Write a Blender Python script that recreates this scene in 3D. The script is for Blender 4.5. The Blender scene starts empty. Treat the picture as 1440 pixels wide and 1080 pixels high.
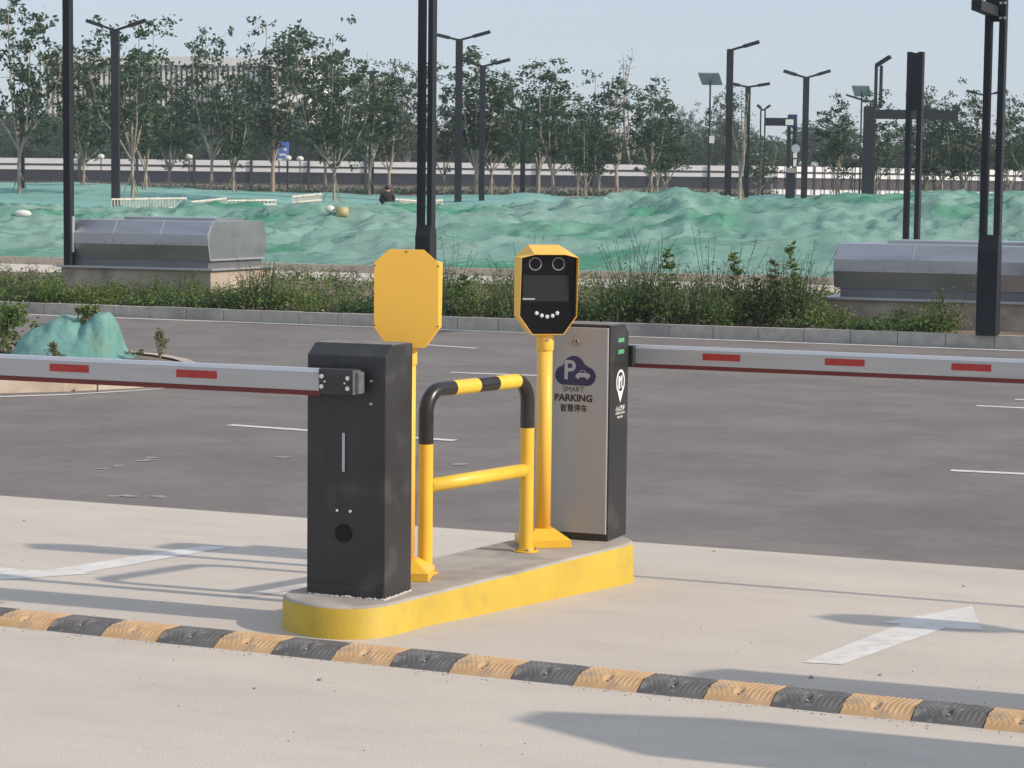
import bpy, bmesh, math, random
from mathutils import Vector, Matrix, noise
R = math.radians
sc = bpy.context.scene
C = sc.collection

# ---------------------------------------------------------------- camera
CAMZ, PITCH, ROLL, F = 1.74, math.atan(270/3200), 0.011, 3200.0
_f = Vector((0, math.cos(PITCH), -math.sin(PITCH)))
_r = Vector((1, 0, 0)); _u = _r.cross(_f)
CR = _r*math.cos(ROLL)+_u*math.sin(ROLL); CU = -_r*math.sin(ROLL)+_u*math.cos(ROLL)
cam = bpy.data.objects.new('camera', bpy.data.cameras.new('camera')); C.objects.link(cam)
cam.matrix_world = Matrix((( CR.x, CU.x, -_f.x, 0), (CR.y, CU.y, -_f.y, 0), (CR.z, CU.z, -_f.z, CAMZ), (0, 0, 0, 1)))
cam.data.sensor_width = 36; cam.data.lens = F/1440*36
cam.data.clip_start = 0.1; cam.data.clip_end = 6000
sc.camera = cam

# ---------------------------------------------------------------- light
SUN_EL = R(30.0)
RA = R(22.5)                                   # the road runs 22.5 degrees off the view
U = Vector((math.cos(RA), -math.sin(RA), 0)); V = Vector((math.sin(RA), math.cos(RA), 0))
SA = R(20.5)
sdir = Vector((math.cos(SA)*math.cos(SUN_EL), -math.sin(SA)*math.cos(SUN_EL), math.sin(SUN_EL)))
sun = bpy.data.objects.new('sun', bpy.data.lights.new('sun', 'SUN')); C.objects.link(sun)
sun.data.energy = 2.6; sun.data.angle = R(1.0); sun.data.color = (1.0, 0.87, 0.72)
sun.rotation_euler = sdir.to_track_quat('Z', 'Y').to_euler()
w = bpy.data.worlds.new('World'); sc.world = w; w.use_nodes = True
nt = w.node_tree; bg = nt.nodes['Background']
sky = nt.nodes.new('ShaderNodeTexSky'); sky.sky_type = 'NISHITA'; sky.sun_disc = False
sky.sun_elevation = SUN_EL; sky.sun_rotation = math.atan2(sdir.x, sdir.y)
sky.air_density = 1.0; sky.dust_density = 1.2; sky.ozone_density = 3.0; sky.altitude = 50
veil = nt.nodes.new('ShaderNodeMix'); veil.data_type = 'RGBA'; veil.inputs[0].default_value = 0.75      # milky summer veil over the clear sky
nt.links.new(sky.outputs[0], veil.inputs[6]); veil.inputs[7].default_value = (2.92, 3.24, 3.78, 1)
nt.links.new(veil.outputs[2], bg.inputs[0]); bg.inputs[1].default_value = 0.13
sc.view_settings.view_transform = 'Standard'; sc.view_settings.look = 'None'
sc.view_settings.gamma = 1; sc.view_settings.exposure = 0.62; sc.view_settings.use_curve_mapping = False

# ---------------------------------------------------------------- geometry of the place
V_EDGE, V_KERB = 11.35, 28.0
Z_ROAD = -0.11
def gz(x, y):
    v = x*V.x+y*V.y
    return 0.0 if v < 8.2 else max(Z_ROAD, -(v-8.2)*0.035)
def ray(px, py):
    return ((px-720)/F*CR - (py-540)/F*CU + _f)
O = Vector((0, 0, CAMZ))
def Wz(px, py, z):
    d = ray(px, py); return O+d*((z-CAMZ)/d.z)
def Wd(px, py, dist):
    d = ray(px, py); return O+d*(dist/d.y)
def Wg(px, py, off=0.0):
    z = 0
    for _ in range(12):
        p = Wz(px, py, z+off); z = gz(p.x, p.y)
    return p
def uv(u, v, z=0.0): return U*u+V*v+Vector((0, 0, z))
def proj(p):
    q = Vector(p)-O; s = q.dot(_f)
    return 720+F*q.dot(CR)/s, 540-F*q.dot(CU)/s
def along(p0, direction, px):                  # distance along a line at which it crosses a picture column
    lo, hi = -30.0, 30.0
    f0 = lambda t: proj(p0+direction*t)[0]-px
    s = 1 if f0(1) > f0(0) else -1
    lo, hi = -6, 6
    for _ in range(50):
        m = (lo+hi)/2
        if f0(m)*s < 0: lo = m
        else: hi = m
    return lo

# ---------------------------------------------------------------- materials
def new_mat(name):
    m = bpy.data.materials.new(name); m.use_nodes = True
    return m, m.node_tree, m.node_tree.nodes['Principled BSDF']
def mat(name, c1, c2=None, scale=5.0, rough=0.6, metal=0.0, bump=0.0, bscale=None, detail=6, c3=None, s3=1.0, lo=0.35, hi=0.65,
        stretch=(1, 1, 1), coords='Object', spec=0.5, t3=(0.5, 0.7), f3=1.0, rvar=0.0):
    m, t, b = new_mat(name); N, L = t.nodes, t.links
    tc = N.new('ShaderNodeTexCoord'); mp = N.new('ShaderNodeMapping'); mp.inputs['Scale'].default_value = stretch
    L.new(tc.outputs[coords], mp.inputs[0])
    b.inputs['Roughness'].default_value = rough; b.inputs['Metallic'].default_value = metal
    b.inputs['Specular IOR Level'].default_value = spec
    c2 = c2 or c1
    nz = N.new('ShaderNodeTexNoise'); nz.inputs['Scale'].default_value = scale; nz.inputs['Detail'].default_value = detail
    L.new(mp.outputs[0], nz.inputs[0])
    cr = N.new('ShaderNodeValToRGB'); cr.color_ramp.elements[0].position = lo; cr.color_ramp.elements[1].position = hi
    cr.color_ramp.elements[0].color = (*c1, 1); cr.color_ramp.elements[1].color = (*c2, 1)
    L.new(nz.outputs[0], cr.inputs[0]); out = cr.outputs[0]
    if c3:
        n3 = N.new('ShaderNodeTexNoise'); n3.inputs['Scale'].default_value = s3; n3.inputs['Detail'].default_value = 5
        L.new(mp.outputs[0], n3.inputs[0])
        r3 = N.new('ShaderNodeMapRange'); r3.inputs[1].default_value = t3[0]; r3.inputs[2].default_value = t3[1]; r3.inputs[4].default_value = f3
        L.new(n3.outputs[0], r3.inputs[0])
        mx = N.new('ShaderNodeMix'); mx.data_type = 'RGBA'
        L.new(r3.outputs[0], mx.inputs[0]); L.new(out, mx.inputs[6]); mx.inputs[7].default_value = (*c3, 1); out = mx.outputs[2]
    L.new(out, b.inputs['Base Color'])
    if rvar:
        rr = N.new('ShaderNodeMapRange'); rr.inputs[3].default_value = rough-rvar; rr.inputs[4].default_value = rough+rvar
        L.new(nz.outputs[0], rr.inputs[0]); L.new(rr.outputs[0], b.inputs['Roughness'])
    if bump:
        nb = N.new('ShaderNodeTexNoise'); nb.inputs['Scale'].default_value = bscale or scale*6; nb.inputs['Detail'].default_value = 8
        L.new(mp.outputs[0], nb.inputs[0])
        bp = N.new('ShaderNodeBump'); bp.inputs['Strength'].default_value = 1.0; bp.inputs['Distance'].default_value = bump
        L.new(nb.outputs[0], bp.inputs['Height']); L.new(bp.outputs[0], b.inputs['Normal'])
    return m
def leaf_mat(name, ca, cb, cc):
    m, t, b = new_mat(name); N, L = t.nodes, t.links
    g = N.new('ShaderNodeNewGeometry'); cr = N.new('ShaderNodeValToRGB')
    e = cr.color_ramp.elements; e[0].color = (*ca, 1); e[1].color = (*cc, 1); e[1].position = 1.0
    k = e.new(0.5); k.color = (*cb, 1)
    L.new(g.outputs['Random Per Island'], cr.inputs[0])
    b.inputs['Roughness'].default_value = 0.6; b.inputs['Specular IOR Level'].default_value = 0.25
    L.new(cr.outputs[0], b.inputs['Base Color'])
    tr = N.new('ShaderNodeBsdfTranslucent'); L.new(cr.outputs[0], tr.inputs[0])
    ms = N.new('ShaderNodeMixShader'); ms.inputs[0].default_value = 0.28
    L.new(b.outputs[0], ms.inputs[1]); L.new(tr.outputs[0], ms.inputs[2])
    L.new(ms.outputs[0], N['Material Output'].inputs[0])
    return m
M = {}
def ground_mat(name, a, b_, c, d, rough, grain, streak=1.0, sm=(0.22, 1.3, 1)):
    # two scales of mottling, long drive-direction streaks and a speckle of grit
    m, t, b = new_mat(name); N, L = t.nodes, t.links
    tc = N.new('ShaderNodeTexCoord')
    mp = N.new('ShaderNodeMapping'); mp.inputs['Rotation'].default_value = (0, 0, RA)
    L.new(tc.outputs['Object'], mp.inputs[0])
    mp2 = N.new('ShaderNodeMapping'); mp2.inputs['Scale'].default_value = sm; L.new(mp.outputs[0], mp2.inputs[0])
    def nz(src, s, det=6, rgh=0.6):
        n = N.new('ShaderNodeTexNoise'); n.inputs['Scale'].default_value = s; n.inputs['Detail'].default_value = det
        n.inputs['Roughness'].default_value = rgh; L.new(src.outputs[0], n.inputs[0]); return n
    def mix(fac, x, y, lo, hi, amt=1.0):
        r = N.new('ShaderNodeMapRange'); r.inputs[1].default_value = lo; r.inputs[2].default_value = hi; r.inputs[4].default_value = amt
        L.new(fac.outputs[0], r.inputs[0]); k = N.new('ShaderNodeMix'); k.data_type = 'RGBA'; L.new(r.outputs[0], k.inputs[0])
        for s, i in ((x, 6), (y, 7)):
            if isinstance(s, tuple): k.inputs[i].default_value = (*s, 1)
            else: L.new(s, k.inputs[i])
        return k.outputs[2]
    o = mix(nz(mp, 0.55), a, b_, 0.35, 0.65)
    o = mix(nz(mp2, 1.1, 8, 0.65), o, c, 0.45, 0.66, 0.85*streak)
    o = mix(nz(mp2, 4.0, 7, 0.7), o, d, 0.48, 0.70, 0.7*streak)
    o = mix(nz(mp, 60, 4, 0.85), o, tuple(x*0.55 for x in a), 0.55, 0.85, grain)
    o = mix(nz(mp, 95, 3, 0.8), o, tuple(min(1, x*1.5) for x in a), 0.6, 0.85, grain)
    L.new(o, b.inputs['Base Color']); b.inputs['Roughness'].default_value = rough; b.inputs['Specular IOR Level'].default_value = 0.3
    bp = N.new('ShaderNodeBump'); bp.inputs['Distance'].default_value = 0.004; n = nz(mp, 120, 4, 0.8)
    L.new(n.outputs[0], bp.inputs['Height']); L.new(bp.outputs[0], b.inputs['Normal'])
    return m
M['concrete'] = ground_mat('concrete', (0.595, 0.535, 0.465), (0.64, 0.58, 0.505), (0.545, 0.487, 0.425), (0.50, 0.45, 0.395), 0.85, 0.3, 0.75, (0.35, 1.1, 1))
M['asphalt'] = ground_mat('asphalt', (0.178, 0.157, 0.145), (0.212, 0.190, 0.173), (0.275, 0.250, 0.228), (0.128, 0.112, 0.106), 0.8, 0.75, 0.62, (0.8, 0.9, 1))
M['soil'] = mat('soil', (0.16, 0.12, 0.085), (0.24, 0.19, 0.14), 1.2, 0.95, bump=0.03)
M['paint'] = mat('road_paint', (0.74, 0.72, 0.68), (0.62, 0.60, 0.56), 6, 0.7, c3=(0.42, 0.38, 0.35), s3=14, t3=(0.52, 0.72), f3=0.5)
M['paint_worn'] = mat('worn_paint', (0.60, 0.57, 0.53), (0.50, 0.47, 0.43), 4, 0.7, c3=(0.42, 0.375, 0.34), s3=8, t3=(0.45, 0.65), f3=0.8)
M['scuff'] = mat('scuffed_asphalt', (0.34, 0.31, 0.29), (0.42, 0.39, 0.36), 30, 0.8)
M['gritty'] = mat('grit', (0.24, 0.21, 0.18), (0.40, 0.36, 0.31), 60, 0.9)
M['kerb'] = mat('kerb_granite', (0.40, 0.375, 0.33), (0.50, 0.465, 0.41), 9, 0.85, bump=0.002, c3=(0.30, 0.28, 0.25), s3=1.5)
M['kerb_sand'] = mat('kerb_sand', (0.48, 0.40, 0.31), (0.55, 0.47, 0.38), 7, 0.85, c3=(0.36, 0.30, 0.23), s3=2)
M['gap'] = mat('joint', (0.13, 0.12, 0.11))
M['black'] = mat('black_powder_coat', (0.022, 0.022, 0.023), (0.032, 0.032, 0.033), 3, 0.42, rvar=0.08, c3=(0.11, 0.105, 0.10), s3=6, t3=(0.56, 0.8), f3=0.55, bump=0.0002, bscale=400)
M['black_side'] = M['black']
M['black_gloss'] = mat('black_gloss', (0.006, 0.006, 0.009), rough=0.22, spec=0.25)
M['screen'] = mat('dark_screen', (0.022, 0.026, 0.030), rough=0.3, spec=0.3)
M['black_band'] = mat('black_band', (0.016, 0.014, 0.015), rough=0.28, c2=(0.03, 0.028, 0.028), scale=20)
M['yellow'] = mat('yellow_paint', (0.84, 0.50, 0.045), (0.79, 0.46, 0.04), 4, 0.38, c3=(0.55, 0.30, 0.05), s3=11, t3=(0.6, 0.8), f3=0.5)
M['yellow_light'] = mat('yellow_band', (0.82, 0.56, 0.06), (0.76, 0.50, 0.05), 9, 0.4, c3=(0.5, 0.33, 0.07), s3=22, t3=(0.6, 0.78), f3=0.4)
M['orange'] = mat('orange_coat', (0.90, 0.50, 0.065), (0.92, 0.53, 0.08), 2, 0.45)
M['cream'] = mat('pale_yellow', (0.82, 0.56, 0.22), (0.78, 0.52, 0.2), 3, 0.45)
M['kerb_yellow'] = mat('kerb_yellow', (0.56, 0.395, 0.035), (0.50, 0.34, 0.03), 3.5, 0.6, c3=(0.38, 0.26, 0.06), s3=9, t3=(0.55, 0.8), f3=0.6, bump=0.0015, bscale=60)
M['island_top'] = mat('island_top', (0.35, 0.315, 0.275), (0.43, 0.39, 0.34), 6, 0.85, c3=(0.21, 0.185, 0.165), s3=4, t3=(0.48, 0.72), f3=0.8, bump=0.002, bscale=80)
M['arm'] = mat('arm_aluminium', (0.42, 0.42, 0.42), (0.47, 0.47, 0.465), 3, 0.42, metal=0.35, stretch=(0.3, 1, 6), c3=(0.36, 0.35, 0.34), s3=3)
M['arm_top'] = mat('arm_top', (0.55, 0.57, 0.6), rough=0.4, metal=0.3)
M['red_film'] = mat('red_film', (0.42, 0.028, 0.022), (0.36, 0.022, 0.02), 20, 0.35)
M['red_rubber'] = mat('dark_red_rubber', (0.13, 0.018, 0.020), (0.16, 0.022, 0.022), 10, 0.6)
M['door'] = mat('silver_door', (0.355, 0.36, 0.37), (0.385, 0.39, 0.40), 2.5, 0.5, metal=0.25, stretch=(1, 1, 0.3), c3=(0.325, 0.33, 0.34), s3=1.6, f3=0.6)
M['silver'] = mat('silver_edge', (0.72, 0.71, 0.70), rough=0.35, metal=0.6)
M['clamp'] = mat('clamp_alloy', (0.15, 0.155, 0.165), (0.22, 0.225, 0.235), 30, 0.5, metal=0.4)
M['lit_top'] = mat('sunlit_black', (0.16, 0.15, 0.14), (0.24, 0.225, 0.21), 14, 0.7)  # lightened black, sunlight on the cabinet tops put into the colour
M['chrome'] = mat('chrome', (0.75, 0.75, 0.75), rough=0.18, metal=1.0)
M['bolt'] = mat('bolt_steel', (0.5, 0.48, 0.45), rough=0.5, metal=0.6, c2=(0.3, 0.25, 0.2), scale=60)
M['navy'] = mat('navy_print', (0.022, 0.026, 0.09), rough=0.4)
M['grey_print'] = mat('grey_print', (0.40, 0.40, 0.46), rough=0.45)
M['ink'] = mat('black_print', (0.02, 0.02, 0.02), rough=0.5)
M['white_print'] = mat('white_print', (0.8, 0.8, 0.8), rough=0.5)
M['white_led'] = mat('led_lens', (0.55, 0.56, 0.6), (0.7, 0.7, 0.74), 300, 0.25)
M['green_led'] = mat('green_film', (0.09, 0.34, 0.17), (0.13, 0.42, 0.22), 60, 0.3)
M['sealant'] = mat('sealant', (0.62, 0.58, 0.53), (0.45, 0.41, 0.37), 40, 0.8)
M['bump_yellow'] = mat('bump_amber', (0.47, 0.295, 0.145), (0.56, 0.375, 0.21), 9, 0.85, c3=(0.24, 0.20, 0.165), s3=11, t3=(0.52, 0.72), f3=0.7)
M['bump_black'] = mat('bump_rubber', (0.085, 0.083, 0.083), (0.14, 0.135, 0.13), 8, 0.75, c3=(0.32, 0.30, 0.28), s3=26, t3=(0.56, 0.75), f3=0.75)
M['hole'] = mat('recess', (0.05, 0.035, 0.03), rough=0.9)
M['hood'] = mat('hood_steel', (0.41, 0.42, 0.44), (0.46, 0.47, 0.49), 1.5, 0.34, metal=0.85, stretch=(0.4, 1, 3), c3=(0.35, 0.36, 0.37), s3=2, rvar=0.05)
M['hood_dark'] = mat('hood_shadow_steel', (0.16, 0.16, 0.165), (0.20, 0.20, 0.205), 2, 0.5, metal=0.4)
M['hood_edge'] = mat('hood_trim', (0.45, 0.46, 0.49), rough=0.4, metal=0.5)
M['plinth'] = mat('plinth_render', (0.36, 0.30, 0.24), (0.50, 0.42, 0.33), 1.6, 0.9, c3=(0.22, 0.19, 0.165), s3=3, t3=(0.5, 0.72), f3=0.8, bump=0.004, bscale=30)
M['pole'] = mat('dark_pole', (0.016, 0.020, 0.026), (0.026, 0.030, 0.036), 2, 0.6, spec=0.25, stretch=(1, 1, 0.2))
M['net_far'] = None
M['bark'] = mat('pale_bark', (0.30, 0.25, 0.20), (0.42, 0.36, 0.30), 8, 0.9, stretch=(1, 1, 0.3))
M['bark_dark'] = mat('dark_bark', (0.13, 0.10, 0.08), (0.20, 0.16, 0.13), 8, 0.9, stretch=(1, 1, 0.3))
M['stake'] = mat('stake_wood', (0.22, 0.17, 0.12), (0.32, 0.26, 0.19), 6, 0.9)
M['leaf'] = leaf_mat('leaf_dark', (0.028, 0.062, 0.034), (0.044, 0.088, 0.046), (0.085, 0.140, 0.066))
M['leaf_mid'] = leaf_mat('leaf_mid', (0.055, 0.105, 0.028), (0.115, 0.18, 0.048), (0.23, 0.28, 0.09))
M['leaf_dry'] = leaf_mat('leaf_dry', (0.10, 0.11, 0.045), (0.17, 0.17, 0.08), (0.30, 0.28, 0.16))
M['panel_white'] = mat('fence_panel', (0.78, 0.77, 0.76), (0.84, 0.83, 0.82), 0.6, 0.7)
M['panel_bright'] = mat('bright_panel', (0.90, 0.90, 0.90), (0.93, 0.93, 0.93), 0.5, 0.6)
M['panel_dark'] = mat('fence_skirt', (0.025, 0.028, 0.045), (0.035, 0.038, 0.055), 1, 0.7)
M['panel_brown'] = mat('brown_skirt', (0.07, 0.065, 0.07), (0.09, 0.083, 0.088), 1, 0.8)
M['wall_grey'] = mat('base_wall', (0.26, 0.23, 0.20), (0.32, 0.28, 0.25), 1, 0.9)
M['rail_dark'] = mat('dark_rail', (0.035, 0.037, 0.04), rough=0.6)
M['white_metal'] = mat('white_railing', (0.62, 0.58, 0.50), (0.75, 0.71, 0.62), 12, 0.6, c3=(0.35, 0.25, 0.16), s3=6, t3=(0.55, 0.7))
M['bld'] = mat('pale_facade', (0.66, 0.66, 0.62), (0.72, 0.71, 0.67), 0.1, 0.85)
M['bld_white'] = mat('white_facade', (0.90, 0.89, 0.86), (0.93, 0.92, 0.9), 0.1, 0.8)
M['bld_glass'] = mat('facade_glass', (0.10, 0.11, 0.12), (0.16, 0.17, 0.18), 0.15, 0.3)
M['blue'] = mat('blue_board', (0.05, 0.12, 0.42), (0.12, 0.22, 0.55), 3, 0.5)
M['solar'] = mat('solar_cells', (0.26, 0.275, 0.28), (0.30, 0.315, 0.32), 2, 0.3)
M['cloth_black'] = mat('black_jacket', (0.015, 0.016, 0.018), (0.03, 0.03, 0.032), 6, 0.85)
M['skin'] = mat('skin', (0.45, 0.28, 0.20), rough=0.6)
M['white_sack'] = mat('white_sack', (0.62, 0.62, 0.55), (0.72, 0.72, 0.66), 9, 0.8)
M['drum'] = mat('ochre_drum', (0.42, 0.36, 0.16), (0.5, 0.43, 0.22), 8, 0.6)

def net_material(name, base_a, base_b, strong, soilc):
    m, t, b = new_mat(name); N, L = t.nodes, t.links
    tc = N.new('ShaderNodeTexCoord')
    def nz(s, det=6, rgh=0.55, sc3=(1, 1, 1), dist=0.0):
        mp = N.new('ShaderNodeMapping'); mp.inputs['Scale'].default_value = sc3; L.new(tc.outputs['Object'], mp.inputs[0])
        n = N.new('ShaderNodeTexNoise'); n.inputs['Scale'].default_value = s; n.inputs['Detail'].default_value = det
        n.inputs['Roughness'].default_value = rgh; n.inputs['Distortion'].default_value = dist; L.new(mp.outputs[0], n.inputs[0]); return n
    def mix(n, x, y, lo, hi, amt=1.0):
        r = N.new('ShaderNodeMapRange'); r.inputs[1].default_value = lo; r.inputs[2].default_value = hi; r.inputs[4].default_value = amt
        L.new(n.outputs[0], r.inputs[0]); k = N.new('ShaderNodeMix'); k.data_type = 'RGBA'; L.new(r.outputs[0], k.inputs[0])
        for s, i in ((x, 6), (y, 7)):
            if isinstance(s, tuple): k.inputs[i].default_value = (*s, 1)
            else: L.new(s, k.inputs[i])
        return k.outputs[2]
    o = mix(nz(0.4, 6, 0.6, (0.6, 1, 1), 0.8), base_a, base_b, 0.38, 0.62)
    o = mix(nz(0.10, 6, 0.55, (1, 1.9, 1), 1.2), o, strong, 0.52, 0.60, 0.8)           # darker overlapping sheets
    o = mix(nz(0.45, 7, 0.65, (0.5, 1.2, 1), 0.6), o, soilc, 0.53, 0.72, 0.6)     # soil seen through the weave
    o = mix(nz(2.6, 6, 0.7, (0.45, 1.6, 1), 1.8), o, tuple(x*0.45 for x in strong), 0.62, 0.76, 0.6)
    o = mix(nz(1.3, 7, 0.7, (0.35, 1.8, 1), 2.2), o, tuple(min(1, x*1.45) for x in base_b), 0.60, 0.72, 0.6)
    L.new(o, b.inputs['Base Color']); b.inputs['Roughness'].default_value = 0.8; b.inputs['Specular IOR Level'].default_value = 0.15
    n = nz(1.4, 5, 0.6, (0.5, 1.7, 1), 1.0); n.noise_type = 'RIDGED_MULTIFRACTAL'
    bp = N.new('ShaderNodeBump'); bp.inputs['Distance'].default_value = 0.16
    L.new(n.outputs[0], bp.inputs['Height'])
    n2 = nz(9, 4, 0.7, (0.6, 1.6, 1), 0.5); bp2 = N.new('ShaderNodeBump'); bp2.inputs['Distance'].default_value = 0.03
    L.new(n2.outputs[0], bp2.inputs['Height']); L.new(bp.outputs[0], bp2.inputs['Normal']); L.new(bp2.outputs[0], b.inputs['Normal'])
    return m
M['net'] = net_material('green_netting', (0.17, 0.325, 0.265), (0.25, 0.40, 0.34), (0.055, 0.255, 0.15), (0.20, 0.245, 0.205))
M['net_far'] = net_material('pale_netting', (0.19, 0.41, 0.37), (0.25, 0.46, 0.41), (0.17, 0.38, 0.32), (0.24, 0.32, 0.28))
M['net_small'] = mat('teal_netting', (0.10, 0.26, 0.235), (0.17, 0.35, 0.31), 2.2, 0.75, bump=0.05, bscale=5, c3=(0.17, 0.27, 0.20), s3=3)

# ---------------------------------------------------------------- mesh builder
class MB:
    def __init__(s): s.v = []; s.f = []; s.mi = []; s.smooth = []
    def add(s, vs, fs, m=0, sm=False):
        n = len(s.v); s.v += [tuple(p) for p in vs]
        s.f += [tuple(i+n for i in f) for f in fs]; s.mi += [m]*len(fs); s.smooth += [sm]*len(fs); return s
    def box(s, a, b, m=0, mtx=None):
        x0, y0, z0 = a; x1, y1, z1 = b
        vs = [Vector(p) for p in ((x0, y0, z0), (x1, y0, z0), (x1, y1, z0), (x0, y1, z0), (x0, y0, z1), (x1, y0, z1), (x1, y1, z1), (x0, y1, z1))]
        if mtx: vs = [mtx @ p for p in vs]
        return s.add(vs, [(0, 3, 2, 1), (4, 5, 6, 7), (0, 1, 5, 4), (1, 2, 6, 5), (2, 3, 7, 6), (3, 0, 4, 7)], m)
    def bar(s, p0, p1, wx, wy, m=0, up=Vector((0, 0, 1))):
        p0, p1 = Vector(p0), Vector(p1); d = (p1-p0).normalized()
        if abs(d.dot(up)) > 0.95: up = Vector((0, 1, 0))
        a = d.cross(up).normalized()*wx/2; b = a.cross(d).normalized()*wy/2
        vs = [p+i*a+j*b for p in (p0, p1) for i, j in ((-1, -1), (1, -1), (1, 1), (-1, 1))]
        return s.add(vs, [(0, 1, 2, 3), (7, 6, 5, 4), (0, 4, 5, 1), (1, 5, 6, 2), (2, 6, 7, 3), (3, 7, 4, 0)], m)
    def tube(s, pts, r, n=12, m=0, cap=True):
        pts = [Vector(p) for p in pts]; rs = r if isinstance(r, (list, tuple)) else [r]*len(pts)
        ref = None; rings = []
        for i, p in enumerate(pts):
            d = (pts[min(i+1, len(pts)-1)]-pts[max(i-1, 0)]).normalized()
            if ref is None:
                ref = Vector((1, 0, 0)) if abs(d.x) < 0.9 else Vector((0, 1, 0))
            a = (ref-d*ref.dot(d)).normalized(); ref = a; b = d.cross(a)
            rings.append([p+(a*math.cos(2*math.pi*k/n)+b*math.sin(2*math.pi*k/n))*rs[i] for k in range(n)])
        vs = [q for ring in rings for q in ring]; fs = []
        for i in range(len(pts)-1):
            for k in range(n):
                fs.append((i*n+k, i*n+(k+1) % n, (i+1)*n+(k+1) % n, (i+1)*n+k))
        s.add(vs, fs, m, True)
        if cap:
            s.add(rings[0], [tuple(range(n))[::-1]], m); s.add(rings[-1], [tuple(range(n))], m)
        return s
    def prism(s, poly, ex, m=0, side=None):            # poly: 3-D points of one face, ex: extrusion vector
        poly = [Vector(p) for p in poly]; ex = Vector(ex); n = len(poly)
        s.add(poly, [tuple(range(n))[::-1]], m); s.add([p+ex for p in poly], [tuple(range(n))], m)
        s.add(poly+[p+ex for p in poly], [(i, (i+1) % n, n+(i+1) % n, n+i) for i in range(n)], m if side is None else side)
        return s
    def ball(s, c, r, m=0, seg=12, rings=8, sc3=(1, 1, 1)):
        vs = []; fs = []; c = Vector(c)
        for i in range(rings+1):
            th = math.pi*i/rings
            for k in range(seg):
                ph = 2*math.pi*k/seg
                vs.append(c+Vector((r*sc3[0]*math.sin(th)*math.cos(ph), r*sc3[1]*math.sin(th)*math.sin(ph), r*sc3[2]*math.cos(th))))
        for i in range(rings):
            for k in range(seg):
                fs.append((i*seg+k, (i+1)*seg+k, (i+1)*seg+(k+1) % seg, i*seg+(k+1) % seg))
        return s.add(vs, fs, m, True)
    def mesh(s, name, mats):
        me = bpy.data.meshes.new(name); me.from_pydata(s.v, [], s.f)
        for k in (mats if isinstance(mats, (list, tuple)) else [mats]): me.materials.append(k)
        me.polygons.foreach_set('material_index', s.mi); me.polygons.foreach_set('use_smooth', s.smooth); me.update(); return me
    def build(s, name, mats, parent=None, bevel=0.0, fix=True):
        me = s.mesh(name, mats)
        if fix:
            bm = bmesh.new(); bm.from_mesh(me); bmesh.ops.remove_doubles(bm, verts=bm.verts, dist=1e-6)
            bmesh.ops.recalc_face_normals(bm, faces=bm.faces); bm.to_mesh(me); bm.free()
        return link(name, me, parent, bevel)
def link(name, me, parent=None, bevel=0.0):
    o = bpy.data.objects.new(name, me); C.objects.link(o)
    if parent: o.parent = parent
    if bevel:
        b = o.modifiers.new('bevel', 'BEVEL'); b.width = bevel; b.segments = 2; b.limit_method = 'ANGLE'; b.angle_limit = R(40)
    return o
def tag(o, label, cat, group=None):
    o['label'] = label; o['category'] = cat
    if group: o['group'] = group
    return o
def struct(o, kind='structure', label=None, cat=None):
    o['kind'] = kind
    if label: o['label'] = label
    if cat: o['category'] = cat
    return o
def thing(name, label, cat, loc=(0, 0, 0), rz=0.0, group=None):
    o = bpy.data.objects.new(name, None); C.objects.link(o); o.empty_display_size = 0.2
    o.location = loc; o.rotation_euler = (0, 0, rz); return tag(o, label, cat, group)
def copy_tree(o, parent=None):
    c = o.copy(); C.objects.link(c); c.parent = parent
    for ch in [x for x in C.objects if x.parent == o]: copy_tree(ch, c)
    return c
def text(body, name, size_h, width, material, parent, origin, xdir, up, offset=0.0):
    cu = bpy.data.curves.new('tmp_text', 'FONT'); cu.body = body; cu.align_x = 'CENTER'; cu.align_y = 'CENTER'; cu.extrude = 0; cu.offset = offset
    cu.resolution_u = 3
    to = bpy.data.objects.new('tmp_text', cu); C.objects.link(to); bpy.context.view_layer.update()
    me = bpy.data.meshes.new_from_object(to.evaluated_get(bpy.context.evaluated_depsgraph_get()))
    bpy.data.objects.remove(to); bpy.data.curves.remove(cu)
    xs = [v.co.x for v in me.vertices]; ys = [v.co.y for v in me.vertices]
    cx, cy = (min(xs)+max(xs))/2, (min(ys)+max(ys))/2; sx = width/(max(xs)-min(xs)); sy = size_h/(max(ys)-min(ys))
    for v in me.vertices: v.co = origin+xdir*((v.co.x-cx)*sx)+up*((v.co.y-cy)*sy)
    me.name = name; me.materials.clear(); me.materials.append(material)
    for p in me.polygons: p.material_index = 0
    return link(name, me, parent)

# ================================================================ SETTING
def strip(name, m, v0, v1, z0, z1, u0=-60, u1=60, nu=1, nv=1):
    b = MB(); vs = []; fs = []
    for j in range(nv+1):
        for i in range(nu+1):
            vs.append(uv(u0+(u1-u0)*i/nu, v0+(v1-v0)*j/nv, z0+(z1-z0)*j/nv))
    for j in range(nv):
        for i in range(nu):
            a = j*(nu+1)+i; fs.append((a, a+1, a+nu+2, a+nu+1))
    return b.add(vs, fs).build(name, m)
g = MB()
prof = [(-400, -0.6), (40, -0.6), (45, -0.25), (47, -0.1), (56, 0.5), (68, 0.85), (150, 0.9), (172, 1.45), (196, 1.6), (215, 2.3), (2600, 2.3)]
vs = [uv(u, v, z) for v, z in prof for u in (-2600, 2600)]
g.add(vs, [(2*i, 2*i+1, 2*i+3, 2*i+2) for i in range(len(prof)-1)])
struct(g.build('ground', M['soil']))
b = MB(); rows = [(-30, 0), (8.2, 0), (V_EDGE, Z_ROAD)]
b.add([uv(u, v, z) for v, z in rows for u in (-60, 60)], [(0, 1, 3, 2), (2, 3, 5, 4)])
struct(b.build('driveway', M['concrete']))
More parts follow.
